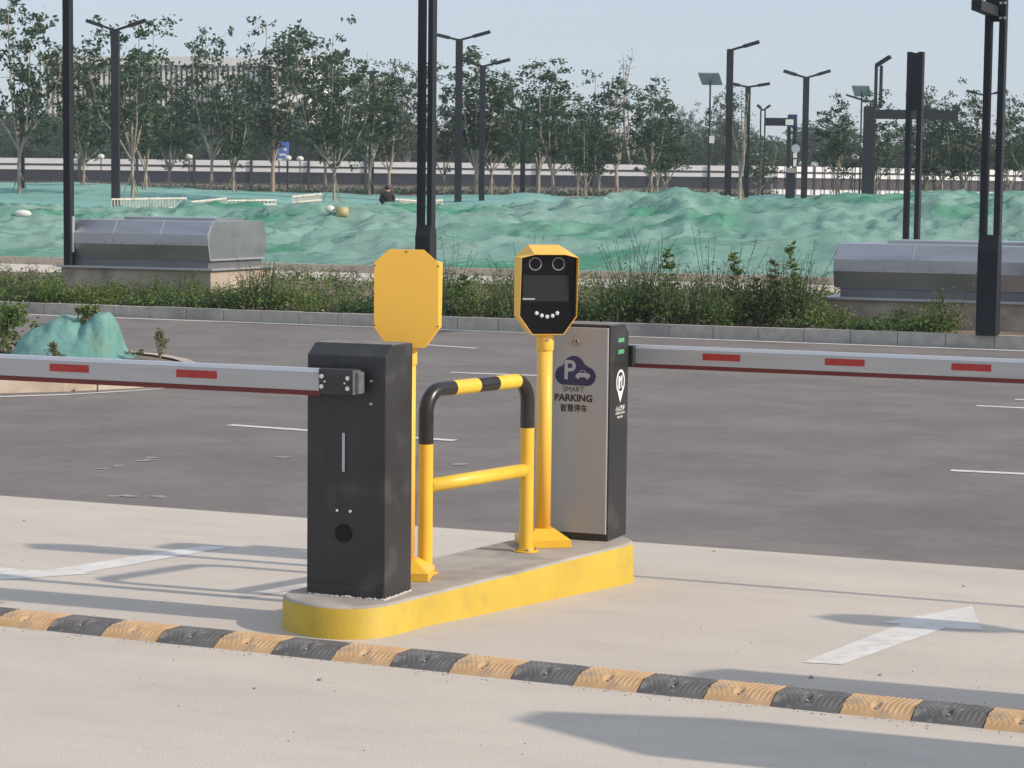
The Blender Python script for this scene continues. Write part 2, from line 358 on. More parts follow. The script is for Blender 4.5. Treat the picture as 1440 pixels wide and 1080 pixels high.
struct(strip('road', M['asphalt'], V_EDGE, 38.0, Z_ROAD, Z_ROAD, -120, 120))
struct(strip('far_road', M['concrete'], 38.0, 46.0, Z_ROAD, Z_ROAD, -120, 120))
# ragged asphalt lip over the concrete edge
# median bed between the carriageways
struct(strip('planting_bed', M['soil'], V_KERB+0.14, 38.6, 0.03, 0.03, -120, 120))
def kerb(name, v0, v1, z0, z1, u0, u1, m, step=0.6):
    b = MB(); u = u0; rnd = random.Random(3)
    b.add([uv(u0, v0+0.012, z0-0.1), uv(u1, v0+0.012, z0-0.1), uv(u1, v0+0.012, z1-0.02), uv(u0, v0+0.012, z1-0.02)], [(0, 1, 2, 3)], 1)
    while u < u1:
        j = rnd.uniform(-0.004, 0.004)
        p = [uv(u, v0+j, z0-0.1), uv(u+step-0.009, v0+j, z0-0.1), uv(u+step-0.009, v1, z0-0.1), uv(u, v1, z0-0.1)]
        b.prism(p, (0, 0, z1-z0+0.1+rnd.uniform(-0.004, 0.004))); u += step
    return struct(b.build(name, [m, M['gap']]))
kerb('near_kerb', V_KERB, V_KERB+0.14, Z_ROAD, Z_ROAD+0.16, -22, 22, M['kerb'])
kerb('median_kerb', 38.6, 38.74, Z_ROAD, Z_ROAD+0.15, -26, 26, M['kerb'], 1.0)
kerb('far_kerb', 46.0, 46.15, Z_ROAD, Z_ROAD+0.17, -34, 34, M['kerb_sand'], 1.0)

def flat(name, pts, m, off=0.004):
    b = MB(); b.add([p+Vector((0, 0, off)) for p in pts], [tuple(range(len(pts)))]); return struct(b.build(name, m))
struct(strip('edge_line', M['paint'], V_KERB-0.33, V_KERB-0.18, Z_ROAD+0.004, Z_ROAD+0.004, -22, 22))
struct(strip('far_edge_line', M['paint'], 39.3, 39.45, Z_ROAD+0.004, Z_ROAD+0.004, -26, 26))
def dash(px0, py0, px1, py1, wd=0.10, sl=0.10):
    a = Wz(px0, py0, Z_ROAD); c = Wz(px1, py1, Z_ROAD)
    n = (c-a).normalized(); s = Vector((-n.y, n.x, 0))*wd
    flat('lane_dash', [a-s*0.5, c-s*0.5-n*0, c+s*0.5+n*sl*0, a+s*0.5], M['paint'])
for q in ((322, 598, 640, 620), (500, 479, 671, 490), (634, 524, 820, 531), (1337, 662, 1520, 671), (1373, 571, 1520, 578), (1427, 562, 1560, 568), (-60, 448, 60, 441)):
    if q[0] < 0: continue
    dash(*q)
flat('direction_arrow', [Wg(*p) for p in ((1129, 932), (1184, 935), (1328, 884), (1382, 887), (1367, 853), (1238, 876), (1266, 878))], M['paint'], 0.002)
flat('direction_arrow', [Wg(*p) for p in ((285, 768), (322, 770), (118, 806), (141, 806), (20, 815), (-60, 817), (-20, 797), (60, 803))], M['paint'], 0.002)
flat('lane_line', [Wg(*p) for p in ((722, 765), (728, 768), (612, 797), (340, 842), (336, 838), (600, 792))], M['paint_worn'], 0.002)
rnd = random.Random(8)
# scuffed paint remnants on the asphalt
sb = MB()
for (a, b_, l) in ((130, 665, 34), (196, 650, 22), (158, 698, 32), (204, 698, 24), (384, 643, 20), (641, 653, 14)):
    p0 = Wg(a, b_); p1 = Wg(a+l, b_-l*0.3 if b_ > 648 and b_ < 690 and l > 20 else b_+1)
    n = (p1-p0).normalized(); s = Vector((-n.y, n.x, 0))*0.05
    for k in range(7):
        f = rnd.random(); q = p0.lerp(p1, f)+s*rnd.uniform(-.7, .7); rr = rnd.uniform(0.012, 0.035)
        sb.add([q+Vector((0, 0, 0.0025+0.0004*k))+Vector((math.cos(a_)*rr*rnd.uniform(.8, 2.2), math.sin(a_)*rr*rnd.uniform(.5, 1.1), 0)) for a_ in [m_*math.pi/3 for m_ in range(6)]], [tuple(range(6))])
struct(sb.build('paint_scuffs', M['scuff']))

# traffic island with sand kerb at the left
top = [(-260, 538), (0, 528), (90, 526), (180, 522), (240, 518), (268, 514), (277, 510), (262, 504), (230, 498), (190, 494), (100, 487), (0, 480), (-260, 462)]
ti = [Wz(x, y, 0.05) for x, y in top]
b = MB(); n = len(ti)
b.add([p+Vector((0, 0, -0.2)) for p in ti]+ti, [(i, (i+1) % n, n+(i+1) % n, n+i) for i in range(n)], 0)
cen = sum(ti, Vector())/n
inner = [p+(cen-p).normalized()*0.13 for p in ti]
b.add(ti+inner, [(i, (i+1) % n, n+(i+1) % n, n+i) for i in range(n)], 0); b.add([p-Vector((0, 0, 0.02)) for p in inner], [tuple(range(n))], 1)
for px in (31, 137):
    q = Wz(px, 527, 0.05); k = 0
    b.box((q.x-0.006, q.y-0.012, -0.108), (q.x+0.006, q.y+0.02, 0.0505), 2)
struct(b.build('splitter_island', [M['kerb_sand'], M['soil'], M['gap']]))
edge = [(-260, 566), (0, 559), (90, 556), (180, 551), (240, 546), (272, 542)]
e1 = [Wz(x, y, Z_ROAD) for x, y in edge]; e2 = [p+Vector((0.03, 0.12, 0)) for p in e1]
for p in e2[-1:]: p += Vector((0.1, 0, 0))
b = MB(); n = len(e1)
b.add([p+Vector((0, 0, 0.004)) for p in e1+e2], [(i, i+1, n+i+1, n+i) for i in range(n-1)]); struct(b.build('island_edge_line', M['paint']))

# ================================================================ LANE ISLAND AND ITS EQUIPMENT
ZI = 0.13
A0 = Wz(397, 846, ZI); NE = Wz(550, 849, ZI); FE = Wz(901, 761, ZI)
ax = (FE-NE); ax.z = 0; ax.normalize(); pr = Vector((-ax.y, ax.x, 0))     # pr points to the far side
RN, RB = 0.22, 0.30
cA = NE+pr*RN; cA -= ax*((cA.x-A0.x-RN-0.035)/ax.x)
cB = FE+pr*RN - ax*0.11
def island_poly(r_in=0.0):
    P = []; N = 14
    for k in range(N+1):                         # near-left arc then far-left arc
        t = math.pi*1.5-math.pi*k/N
        c, s = math.cos(t), math.sin(t); r = RN if s < 0 else RB
        P.append(cA+ax*(RN-r_in)*c+pr*(r-r_in)*s)
    for k in range(N+1):
        t = math.pi/2-math.pi*k/N
        c, s = math.cos(t), math.sin(t); r = RN if s < 0 else RB
        P.append(cB+ax*(0.22-r_in)*c+pr*(r-r_in)*s)
    return P
b = MB(); lo = island_poly(); hi = island_poly(0.008); tp = island_poly(0.022); n = len(lo)
for p in lo: p.z = -0.25
for p in hi: p.z = ZI-0.010
for p in tp: p.z = ZI
b.add(lo+hi+tp, [(i, (i+1) % n, n+(i+1) % n, n+i) for i in range(n)], 1, True)
b.add(hi+tp, [(i, (i+1) % n, n+(i+1) % n, n+i) for i in range(n)], 0, True)
b.add(tp, [tuple(range(n))], 0)
tag(b.build('lane_island', [M['island_top'], M['kerb_yellow']]), 'long raised concrete lane island with round ends and yellow painted sides', 'traffic island')

CAB = 0.346; CD = 0.25; CH = 1.003
def cabinet(loc, rz, label):
    t = thing('barrier_machine', label, 'barrier machine', loc, rz, 'barrier machines on the lane island')
    # local: x along face, y into depth; the face with the chamfer is y=0
    poly = [(0, 0.004, 0), (0, CD, 0), (0, CD, CH), (0, 0.066, CH), (0, 0.004, CH-0.042)]
    MB().prism(poly, (CAB, 0, 0)).build('housing', M['black'], t, 0.004)
    MB().box((0.004, 0.0, 0.0), (CAB-0.004, CD+0.003, 0.05)).build('base_skirt', M['black'], t, 0.002)
    MB().box((0.008, 0.072, CH+0.0005), (CAB-0.008, CD-0.004, CH+0.003)).build('lit_top_sheet', M['lit_top'], t)  # thin grey sheet painting the sunlit look onto the black top
    return t
pL = Wz(430.5, 834.8, ZI); pR = Wz(541, 844.7, ZI)
left = cabinet(pL, -RA, 'dark barrier machine on the near end of the island, its red patched arm reaching left')
xh = Vector((1, 0, 0)); zh = Vector((0, 0, 1))
s = MB()
s.box((0.158, -0.003, 0.50), (0.170, 0.003, 0.655)); s.build('handle_slot', M['hood_edge'], left, 0.002)
for x in (0.138, 0.196):
    MB().tube([(x, 0.003, 0.345), (x, -0.004, 0.345)], 0.006, 10).build('screw', M['chrome'], left)
MB().tube([(0.165, 0.003, 0.255), (0.165, -0.003, 0.255)], 0.036, 24).tube([(0.165, -0.0035, 0.255), (0.165, -0.006, 0.255)], 0.028, 24).build('lock_cover', M['black_gloss'], left)
for z in (0.775, 0.865):
    MB().tube([(0.283, 0.003, z), (0.283, -0.004, z)], 0.005, 8).build('rivet', M['bolt'], left)
# irregular bead of sealant around the foot
rnd = random.Random(4)
s = MB()
def bead(p0, p1, n):
    for i in range(n):
        a = i/n; q = Vector(p0).lerp(Vector(p1), a); L_ = (Vector(p1)-Vector(p0)).length/n
        if rnd.random() < 0.25: continue
        d = (Vector(p1)-Vector(p0)).normalized(); h = rnd.uniform(0.002, 0.008); w_ = rnd.uniform(0.002, 0.006)
        nrm = Vector((d.y, -d.x, 0))
        s.ball(q+nrm*0.002+Vector((0, 0, 0.001)), 1.0, 0, 6, 4, (L_*0.8*abs(d.x)+w_, L_*0.8*abs(d.y)+w_, h))
bead((0, 0, 0), (CAB, 0, 0), 60); s.build('sealant_bead', M['sealant'], left)
s = MB(); bead((CAB, 0, 0), (CAB, CD, 0), 40); s.build('sealant_bead', M['sealant'], left)

def arm(cab, start, px_list, z_lo, z_hi, sign, length, th=0.045):
    """boom built along +u*sign from start (start = near/outer bottom corner)"""
    h = z_hi-z_lo; L = length; y0, y1 = (0, th) if sign > 0 else (-th, 0)
    # profile: body, pale bevelled top, red rubber strip below
    b = MB()
    prof_ = [(y0, 0.020), (y1, 0.020), (y1, h-0.016), (y0, h-0.016)]
    b.prism([(0, y, z) for y, z in prof_], (L, 0, 0)); t = b.build('barrier_arm', M['arm'], cab, 0.002)
    rot = Matrix.Rotation(-cab.rotation_euler.z, 4, 'Z'); t.location = rot @ (start-cab.location)
    t.rotation_euler = (0, 0, (-RA if sign > 0 else -RA+math.pi)-cab.rotation_euler.z)
    ym = (y0+y1)/2
    b = MB(); b.prism([(0.0, y0+0.0005, h-0.0155), (0.0, y1-0.0005, h-0.0155), (0.0, y1-0.006, h), (0.0, y0+0.006, h)], (L, 0, 0)); b.build('top_edge', M['arm_top'], t)
    b = MB(); b.prism([(0.0, y0+0.006, 0.0), (0.0, y1-0.006, 0.0), (0.0, y1-0.002, 0.0195), (0.0, y0+0.002, 0.0195)], (L, 0, 0)); b.build('rubber_strip', M['red_rubber'], t, 0.002)
    for a, c in px_list:
        for y in (y0-0.0015, y1+0.0015):
            b = MB(); b.add([(a, y, 0.048), (c, y, 0.048), (c, y, h-0.028), (a, y, h-0.028)], [(0, 1, 2, 3)])
            # thin film on both sides of the beam
            b.build('reflective_patch', M['red_film'], t)
    return t
zlo, zhi = 0.934, 1.041
aS = pL+U*0.096-V*0.075; aS.z = zlo
near_edge = aS - V*0.0
tl = lambda px: -along(Vector((aS.x, aS.y, 1.0)), U, px)
patches = [(tl(305), tl(248)), (tl(125), tl(70)), (tl(-62), tl(-120)), (tl(-250), tl(-312))]
arm(left, aS, patches, zlo, zhi, -1, 3.2)
# after the half turn local +y points toward -v, so the beam lies on the near side of the start point
# clamp on the left cabinet
b = MB(); b.box((0.094, -0.082, zlo-ZI+0.008), (0.242, -0.020, zhi-ZI+0.002)); b.build('arm_clamp', M['black'], left, 0.004)
MB().box((0.2425, -0.085, zlo-ZI+0.010), (0.250, -0.018, zhi-ZI-0.002)).box((0.2502, -0.072, zlo-ZI+0.014), (0.268, -0.026, zhi-ZI-0.008)).build('clamp_plate', M['clamp'], left, 0.003)
MB().tube([(0.18, -0.05, 0.86), (0.18, 0.02, 0.86)], 0.03, 16).build('pivot_shaft', M['black'], left)
for x, z in ((0.108, 0.026), (0.108, -0.014), (0.122, 0.006), (0.222, 0.022), (0.222, -0.018), (0.209, 0.002)):
    r_ = 0.004 if x in (0.122, 0.209) else 0.009
    MB().tube([(x, -0.080, 0.857+z), (x, -0.0855, 0.857+z)], r_, 10).build('clamp_bolt', M['silver'], left)

# right cabinet: door toward the camera, arm on the far face
pBR = Wz(855, 761.7, ZI)
o = pBR+V*CD                                           # rotated half a turn: local origin is the far right corner
right = cabinet(o, -RA+math.pi, 'dark barrier machine with printed silver door, its red patched arm reaching right')
# local: x runs toward -u, y toward -v ; near face is y=CD
def LR(u, y, z): return Vector((CAB-u, y, z))           # u measured from the left edge of the near face
MB().box((0.010, CD+0.004, 0.034), (CAB-0.012, CD+0.018, CH-0.012)).build('door', M['door'], right, 0.003)
MB().box((0.0085, CD+0.0035, 0.034), (0.0098, CD+0.0175, CH-0.012)).build('door_edge', M['silver'], right)  # brighter strip paints in the sun along the door's right edge
yd = CD+0.0195; xd = Vector((-1, 0, 0))
MB().tube([LR(0.178, yd-0.004, 0.925), LR(0.178, yd+0.006, 0.925)], 0.018, 20).bar(LR(0.178, yd+0.009, 0.947), LR(0.178, yd+0.009, 0.905), 0.008, 0.006).build('door_lock', M['bolt'], right)
MB().tube([LR(0.178, yd+0.005, 0.925), LR(0.178, yd+0.0075, 0.925)], 0.010, 14).build('keyhole', M['ink'], right)
# cloud badge
cl = MB(); poly = []
def arc(cx, cz, r, a0, a1, n):
    for k in range(n+1):
        a = R(a0+(a1-a0)*k/n); poly.append(LR(cx+r*math.cos(a), yd, cz+r*math.sin(a)))
cz = 0.789
arc(0.125, cz-0.022, 0.045, 270, 100, 14); arc(0.173, cz+0.016, 0.053, 160, 20, 16); arc(0.237, cz-0.024, 0.044, 80, -90, 14)
cl.add(poly, [tuple(range(len(poly)))[::-1]]); cl.build('cloud_badge', M['navy'], right)
text('P', 'letter_p', 0.090, 0.056, M['grey_print'], right, LR(0.155, yd+0.0008, cz+0.004), xd, zh, 0.02)
car = [(0.180, -0.030), (0.186, -0.014), (0.198, -0.009), (0.206, 0.003), (0.226, 0.004), (0.236, -0.008), (0.252, -0.013), (0.254, -0.026), (0.247, -0.028), (0.243, -0.038), (0.235, -0.036), (0.231, -0.028), (0.202, -0.028), (0.198, -0.037), (0.189, -0.036), (0.187, -0.029)]
b = MB(); b.add([LR(u, yd+0.0008, cz+z) for u, z in car], [tuple(range(len(car)))[::-1]]); b.build('car_symbol', M['grey_print'], right)
b = MB(); b.add([LR(u, yd+0.0016, cz+z) for u, z in ((0.201, -0.008), (0.208, 0.0), (0.224, 0.001), (0.231, -0.008))], [(3, 2, 1, 0)]); b.build('car_window', M['navy'], right)
text('SMART', 'word_smart', 0.025, 0.104, M['ink'], right, LR(0.172, yd, 0.703), xd, zh, -0.004)
text('PARKING', 'word_parking', 0.034, 0.186, M['ink'], right, LR(0.172, yd, 0.663), xd, zh, 0.035)
text('智慧停车', 'word_chinese', 0.036, 0.132, M['ink'], right, LR(0.174, yd, 0.616), xd, zh, 0.016)
# lit side face (local x = 0): direction of reading is toward +v -> local -y
ys = Vector((0, -1, 0)); X0 = -0.0015
def LS(v, z, off=0.0): return Vector((X0-off, CD-v, z))
for z in (0.928, 0.874):
    MB().box((X0-0.001, CD-0.178, z-0.010), (0.002, CD-0.100, z+0.010)).build('indicator_light', M['green_led'], right, 0.002)
b = MB(); cxv, czp = 0.135, 0.734
outer = []; inn = []
for k in range(25):
    a = R(-50+280*k/24); outer.append((cxv+0.058*math.cos(a), czp+0.058*math.sin(a))); inn.append((cxv+0.046*math.cos(a), czp+0.046*math.sin(a)))
for k in range(24): b.add([LS(*outer[k]), LS(*outer[k+1]), LS(*inn[k+1]), LS(*inn[k])], [(0, 1, 2, 3)])
b.add([LS(*outer[0]), LS(*inn[0]), LS(cxv, czp-0.046), LS(*inn[24]), LS(*outer[24]), LS(cxv, czp-0.098)], [(0, 1, 2, 3, 4, 5)])
b.build('pin_symbol', M['white_print'], right, fix=False)
b = MB()
for q in ([(-0.030, -0.032), (-0.006, -0.032), (-0.006, 0.030), (-0.030, 0.026)], [(-0.006, 0.014), (0.024, 0.036), (0.026, 0.022), (-0.006, 0.0)], [(0.010, -0.026), (0.022, -0.026), (0.022, 0.018), (0.010, 0.012)], [(0.016, -0.032), (0.034, -0.032), (0.034, -0.024), (0.016, -0.024)]):
    b.add([LS(cxv+x, czp+z, 0.0005) for x, z in q], [(0, 1, 2, 3)])
b.build('barrier_symbol', M['white_print'], right, fix=False)
text('小心落杆', 'side_chinese', 0.028, 0.125, M['white_print'], right, LS(cxv, 0.610), ys, zh, 0.01)
text('CAREFUL FALLING', 'side_words', 0.0095, 0.125, M['white_print'], right, LS(cxv, 0.588), ys, zh, 0.02)
text('BRAKE ROD', 'side_words', 0.0095, 0.075, M['white_print'], right, LS(cxv, 0.570), ys, zh, 0.02)
# right arm on the far face
zl2, zh2 = 0.921, 1.028
aR = pBR+V*(CD+0.035)-U*0.06; aR.z = zl2
tr = lambda px: along(Vector((aR.x, aR.y, 1.0)), U, px)
patR = [(tr(988), tr(1041)), (tr(1160), tr(1216)), (tr(1338), tr(1394)), (tr(1524), tr(1584))]
arm(right, aR, patR, zl2, zh2, 1, 4.6)
MB().box((-0.02, -0.10, zl2-ZI+0.006), (0.14, -0.004, zh2-ZI-0.002)).build('arm_clamp', M['black'], right, 0.004)

# ---- display posts (octagonal heads)
def octo(wd, ht, y, ct=(0.062, 0.055), cb=(0.060, 0.082), s=1.0):
    a, c = wd/2*s, ht/2*s
    return [(-a, y, -c+cb[1]), (-a+cb[0], y, -c), (a-cb[0], y, -c), (a, y, -c+cb[1]), (a, y, c-ct[1]), (a-ct[0], y, c), (-a+ct[0], y, c), (-a, y, c-ct[1])]
def head_unit(base, head_z, facing, label):
    t = thing('display_post', label, 'parking terminal', base, facing, 'octagonal terminals on posts')
    # local front is -y
    q_ = 0.108
    MB().prism([(-q_, -q_, 0), (q_, -q_, 0), (q_, q_, 0), (-q_, q_, 0)], (0, 0, 0.035)).add(
        [(-q_, -q_, 0.035), (q_, -q_, 0.035), (q_, q_, 0.035), (-q_, q_, 0.035), (-0.045, -0.045, 0.080), (0.045, -0.045, 0.080), (0.045, 0.045, 0.080), (-0.045, 0.045, 0.080)],
        [(0, 1, 5, 4), (1, 2, 6, 5), (2, 3, 7, 6), (3, 0, 4, 7), (4, 5, 6, 7)]).build('base', M['yellow'], t, 0.003)
    MB().tube([(0, 0, 0.07), (0, 0, head_z-0.19)], 0.035, 24).build('post', M['orange'], t)
    MB().tube([(0, 0, head_z-0.275), (0, 0, head_z-0.19)], 0.040, 24).build('collar', M['orange'], t, 0.001)
    W_, H_ = 0.268, 0.405
    sh = MB(); P0 = octo(W_, H_, -0.055); P1 = octo(W_, H_, 0.055); n = 8
    def front(wd, ht, y, d):
        P = octo(wd, ht, y); out = []
        for x, y_, z in P:
            if z > ht/2-0.001: z, x = z-0.040, x*1.02
            out.append(Vector((x, y_-d*(max(0.0, z+0.02)/(ht/2))**1.5, z+head_z)))
        return out
    P0 = front(W_, H_, -0.055, 0.034); P1 = [Vector((x, y, z+head_z)) for x, y, z in P1]
    Pi = front(W_-0.005, H_-0.005, -0.055, 0.034)
    Pb = [Vector((p.x, -0.040, p.z)) for p in Pi]
    sh.add(P0+P1, [(i, (i+1) % n, n+(i+1) % n, n+i) for i in range(n)]); sh.add(P1, [tuple(range(n))])
    sh.add(P0+Pi, [(i, (i+1) % n, n+(i+1) % n, n+i) for i in range(n)]); sh.add(Pi+Pb, [(i, (i+1) % n, n+(i+1) % n, n+i) for i in range(n)])
    sh.build('housing', M['orange'], t, 0.0015)
    MB().add([p+Vector((0, -0.0005, 0)) for p in Pb], [tuple(range(n))]).build('front_panel', M['black_gloss'], t)
    MB().box((-0.115, -0.0425, head_z-0.052), (0.098, -0.0412, head_z+0.066)).build('screen', M['screen'], t)
    MB().box((-0.117, -0.0432, head_z-0.044), (-0.060, -0.0427, head_z-0.037)).build('screen_mark', M['grey_print'], t)
    for x in (-0.060, 0.048):
        cr_ = MB(); ring = 28
        vo = [(x+0.029*math.cos(2*math.pi*k/ring), -0.0425, head_z+0.118+0.029*math.sin(2*math.pi*k/ring)) for k in range(ring)]
        vi = [(x+0.026*math.cos(2*math.pi*k/ring), -0.0425, head_z+0.118+0.026*math.sin(2*math.pi*k/ring)) for k in range(ring)]
        cr_.add(vo+vi, [(k, (k+1) % ring, ring+(k+1) % ring, ring+k) for k in range(ring)]); cr_.build('lens_ring', M['grey_print'], t, fix=False)
    for k, (x, z) in enumerate(((-0.052, -0.105), (-0.028, -0.116), (-0.003, -0.121), (0.022, -0.117), (0.044, -0.105))):
        MB().ball((x, -0.044, head_z+z), 0.0095, 0, 12, 8, (1, 0.5, 1)).build('led', M['white_led'], t)
    for x, z in ((0, 0.193), (-0.132, 0.135), (0.132, 0.135), (-0.132, -0.112), (0.132, -0.112)):
        MB().tube([(x, 0.054, head_z+z), (x, 0.0575, head_z+z)], 0.0035, 8).build('back_screw', M['hole'], t)
    MB().tube([(0.004, -0.0385, head_z-0.225), (0.004, -0.045, head_z-0.225)], 0.007, 10).build('collar_screw', M['bolt'], t)
    return t
bR = Wz(763, 766, ZI); bL = Wz(571, 812, ZI)
head_unit(bR, 1.300-ZI, R(13), 'yellow octagonal terminal seen from the front, dark screen above five round lights')
head_unit(bL, 1.298-ZI, math.pi-R(5), 'yellow octagonal terminal seen from behind, plain back above the near machine')

# unseen casters of guessed shape, added right of the picture to shade the driveway
sh_ = Vector((math.cos(SA), -math.sin(SA), 0))/math.tan(SUN_EL)
g_ = Wg(1150, 866)+sh_*1.58; g_.z = 0
head_unit(g_, 1.30, R(38), 'yellow octagonal terminal added unseen to cast a shadow, outside the picture to the right')  # added caster for the long thin shadow at the right
g_ = Wg(705, 1001)+sh_*1.50; g_.z = 0
t = thing('shadow_caster_kiosk', 'grey kiosk shape with peaked top, added outside the picture to cast a shadow', 'kiosk', g_, -SA)  # made-up caster for the wide shadow in front of the speed bump
MB().prism([(0, -0.38, 0), (0, 0.20, 0), (0, 0.20, 1.10), (0, 0.06, 1.44), (0, -0.10, 1.46), (0, -0.38, 1.15)], (0.3, 0, 0)).build('body', M['hood'], t, 0.01)
MB().box((0.3, -0.2, 0.9), (0.306, 0.1, 1.15)).build('screen', M['screen'], t)
g_ = Wg(935, 951)+sh_*1.30+V*0.07; g_.z = 0
t = thing('shadow_caster_pillar', 'square black pillar with rounded cap, added outside the picture to cast a shadow', 'pillar', g_, -SA)  # made-up caster for the narrow shadow band behind the speed bump
MB().box((0, -0.15, 0), (0.2, 0.15, 1.22)).build('shaft', M['black'], t, 0.01)
MB().ball((0.1, 0, 1.22), 0.11, 0, 16, 8, (1, 1.35, .7)).build('cap', M['black'], t)

# ---- hoop guard rail
h1 = Wz(597.5, 806, ZI); h2 = Wz(739.5, 775.5, ZI)
hd = (h2-h1); hl = hd.length; hd.normalize()
t = thing('hoop_rail', 'yellow and black hoop guard rail between the two barrier machines', 'guard rail', h1, math.atan2(hd.y, hd.x))
HT = 0.905-ZI; rb = 0.095; r_ = 0.0315
path = [(0, 0, 0), (0, 0, HT-rb)]
for k in range(1, 9):
    a = R(90*k/8); path.append((rb-rb*math.cos(a), 0, HT-rb+rb*math.sin(a)))
for k in range(0, 9):
    a = R(90-90*k/8); path.append((hl-rb+rb*math.cos(a), 0, HT-rb+rb*math.sin(a)))
path.append((hl, 0, 0))
def cut(path, s0, s1):
    out = []; acc = 0
    for i in range(len(path)-1):
        a, c = Vector(path[i]), Vector(path[i+1]); L_ = (c-a).length
        if acc+L_ > s0 and acc < s1:
            t0 = max(0, (s0-acc)/L_); t1 = min(1, (s1-acc)/L_)
            if not out: out.append(a.lerp(c, t0))
            out.append(a.lerp(c, t1))
        acc += L_
    return out, acc
tot = cut(path, 0, 1e9)[1]
bend = math.pi/2*rb; up_l = 0.680-ZI; s_top0 = HT-rb+bend
flat_l = hl-2*rb
cutx = lambda f: s_top0+(f*hl-rb)
marks = [0, up_l, cutx(0.245), cutx(0.475), cutx(0.665), cutx(0.885), tot-(0.690-ZI), tot]
names = [('post', 'yellow'), ('black_band', 'black_band'), ('yellow_band', 'yellow_light'), ('black_band', 'black_band'), ('yellow_band', 'yellow_light'), ('black_band', 'black_band'), ('post', 'yellow')]
for i, (nm, mk) in enumerate(names):
    pts, _ = cut(path, marks[i], marks[i+1]); MB().tube(pts, r_+(0.0004 if 'band' in nm else 0), 24, cap=False).build(nm, M[mk], t, fix=False)
MB().tube([(0.02, 0, 0.500-ZI), (hl-0.02, 0, 0.500-ZI)], 0.030, 24).build('cross_bar', M['yellow_light'], t)
for x in (0, hl):
    MB().tube([(x, 0, 0.0), (x, 0, 0.008)], 0.056, 24).tube([(x, 0, 0.008), (x, 0, 0.014)], 0.038, 24).build('flange', M['yellow'], t)
    for k in range(4):
        a = R(45+90*k); MB().tube([(x+0.045*math.cos(a), 0.045*math.sin(a), 0.007), (x+0.045*math.cos(a), 0.045*math.sin(a), 0.019)], 0.006, 6).build('flange_bolt', M['bolt'], t)

# ---- speed bump
q0 = Wz(465, 929, 0); q1 = Wz(1383, 1025, 0)
bd = (q1-q0); seg = bd.length/10; bd.normalize(); bang = math.atan2(bd.y, bd.x)
t = thing('speed_bump', 'bolted rubber speed bump of amber and black blocks crossing the lane', 'speed bump', q0, bang)
WB, HB = 0.265, 0.034
def bump_mesh(phase):
    b = MB(); NX, NY = 72, 16; vs = []; fs = []
    L_ = seg-0.004
    for j in range(NY+1):
        y = WB*j/NY; s_ = j/NY
        base = HB*min(1, min(s_, 1-s_)/0.30)**0.75
        for i in range(NX+1):
            x = L_*i/NX; on = 1 if 0.08 < s_ < 0.92 else 0
            lp = (x/L_)
            rib = 0.0022*max(0, math.sin((x*1.0+(0.5 if lp < 0.45 else -0.1)*y)*2*math.pi/0.019+phase))*on
            if abs(lp-0.46) < 0.07 and s_ < 0.5: rib = 0
            hole = -0.016*math.exp(-(((x-L_*0.46)/0.014)**2+((y-0.070)/0.022)**2)**2)
            vs.append((x, y, base+rib+hole))
    for j in range(NY):
        for i in range(NX):
            a = j*(NX+1)+i; fs.append((a, a+1, a+NX+2, a+NX+1))
    b.add(vs, fs, 0, False)
    b.add([(0, 0, -0.01)]+[(0, WB*j/NY, HB*min(1, min(j/NY, 1-j/NY)/0.30)**0.75) for j in range(NY+1)]+[(0, WB, -0.01)], [tuple(range(NY+3))])
    b.add([(L_, 0, -0.01)]+[(L_, WB*j/NY, HB*min(1, min(j/NY, 1-j/NY)/0.30)**0.75) for j in range(NY+1)]+[(L_, WB, -0.01)], [tuple(range(NY+3))[::-1]])
    return b
my = bump_mesh(0).mesh('bump_block', M['bump_yellow']); mb_ = bump_mesh(1.0).mesh('bump_block', M['bump_black'])
bolt_me = MB().tube([(0, 0, 0), (0, 0, 0.006)], 0.009, 8).ball((0.0, -0.004, 0.006), 0.006, 0, 8, 5).mesh('bolt', M['bolt'])
for k in range(-8, 15):
    s_ = link('amber_block' if k % 2 == 0 else 'black_block', my if k % 2 == 0 else mb_, t); s_.location = (k*seg if k >= 0 else k*seg*1.045, 0, 0); s_.scale = (1 if k >= 0 else 1.045, 1, 1); s_.location.y = math.sin(k*2.3)*0.003; s_.rotation_euler = (0, 0, math.sin(k*1.7)*0.006)
    bo = link('bolt', bolt_me, s_); bo.location = (seg*0.46, 0.064, 0.013)

gb = MB(); rg_ = random.Random(31)
for k in range(420):
    u_ = rg_.uniform(-2.2, 3.6); side = rg_.random() < 0.7
    q = q0+bd*u_+Vector((-bd.y, bd.x, 0))*((-abs(rg_.gauss(0, 0.03))-0.004) if side else WB+0.004+abs(rg_.gauss(0, 0.05)))
    rr = rg_.uniform(0.0012, 0.0035)
    gb.ball((q.x, q.y, rr*0.5), rr, 0, 5, 3, (rg_.uniform(.8, 1.6), 1, .7))
for k in range(90):
    q = Wg(rg_.uniform(-100, 1540), 560+rg_.random()**0.6*520); rr = rg_.uniform(0.0012, 0.0032)
    if (q-cA).length < 0.5: continue
    gb.ball((q.x, q.y, q.z+rr*0.5), rr, 0, 5, 3)
o = gb.build('grit', M['gritty'], fix=False); struct(o, 'stuff', 'fine grit scattered along the speed bump and over the driveway', 'grit')

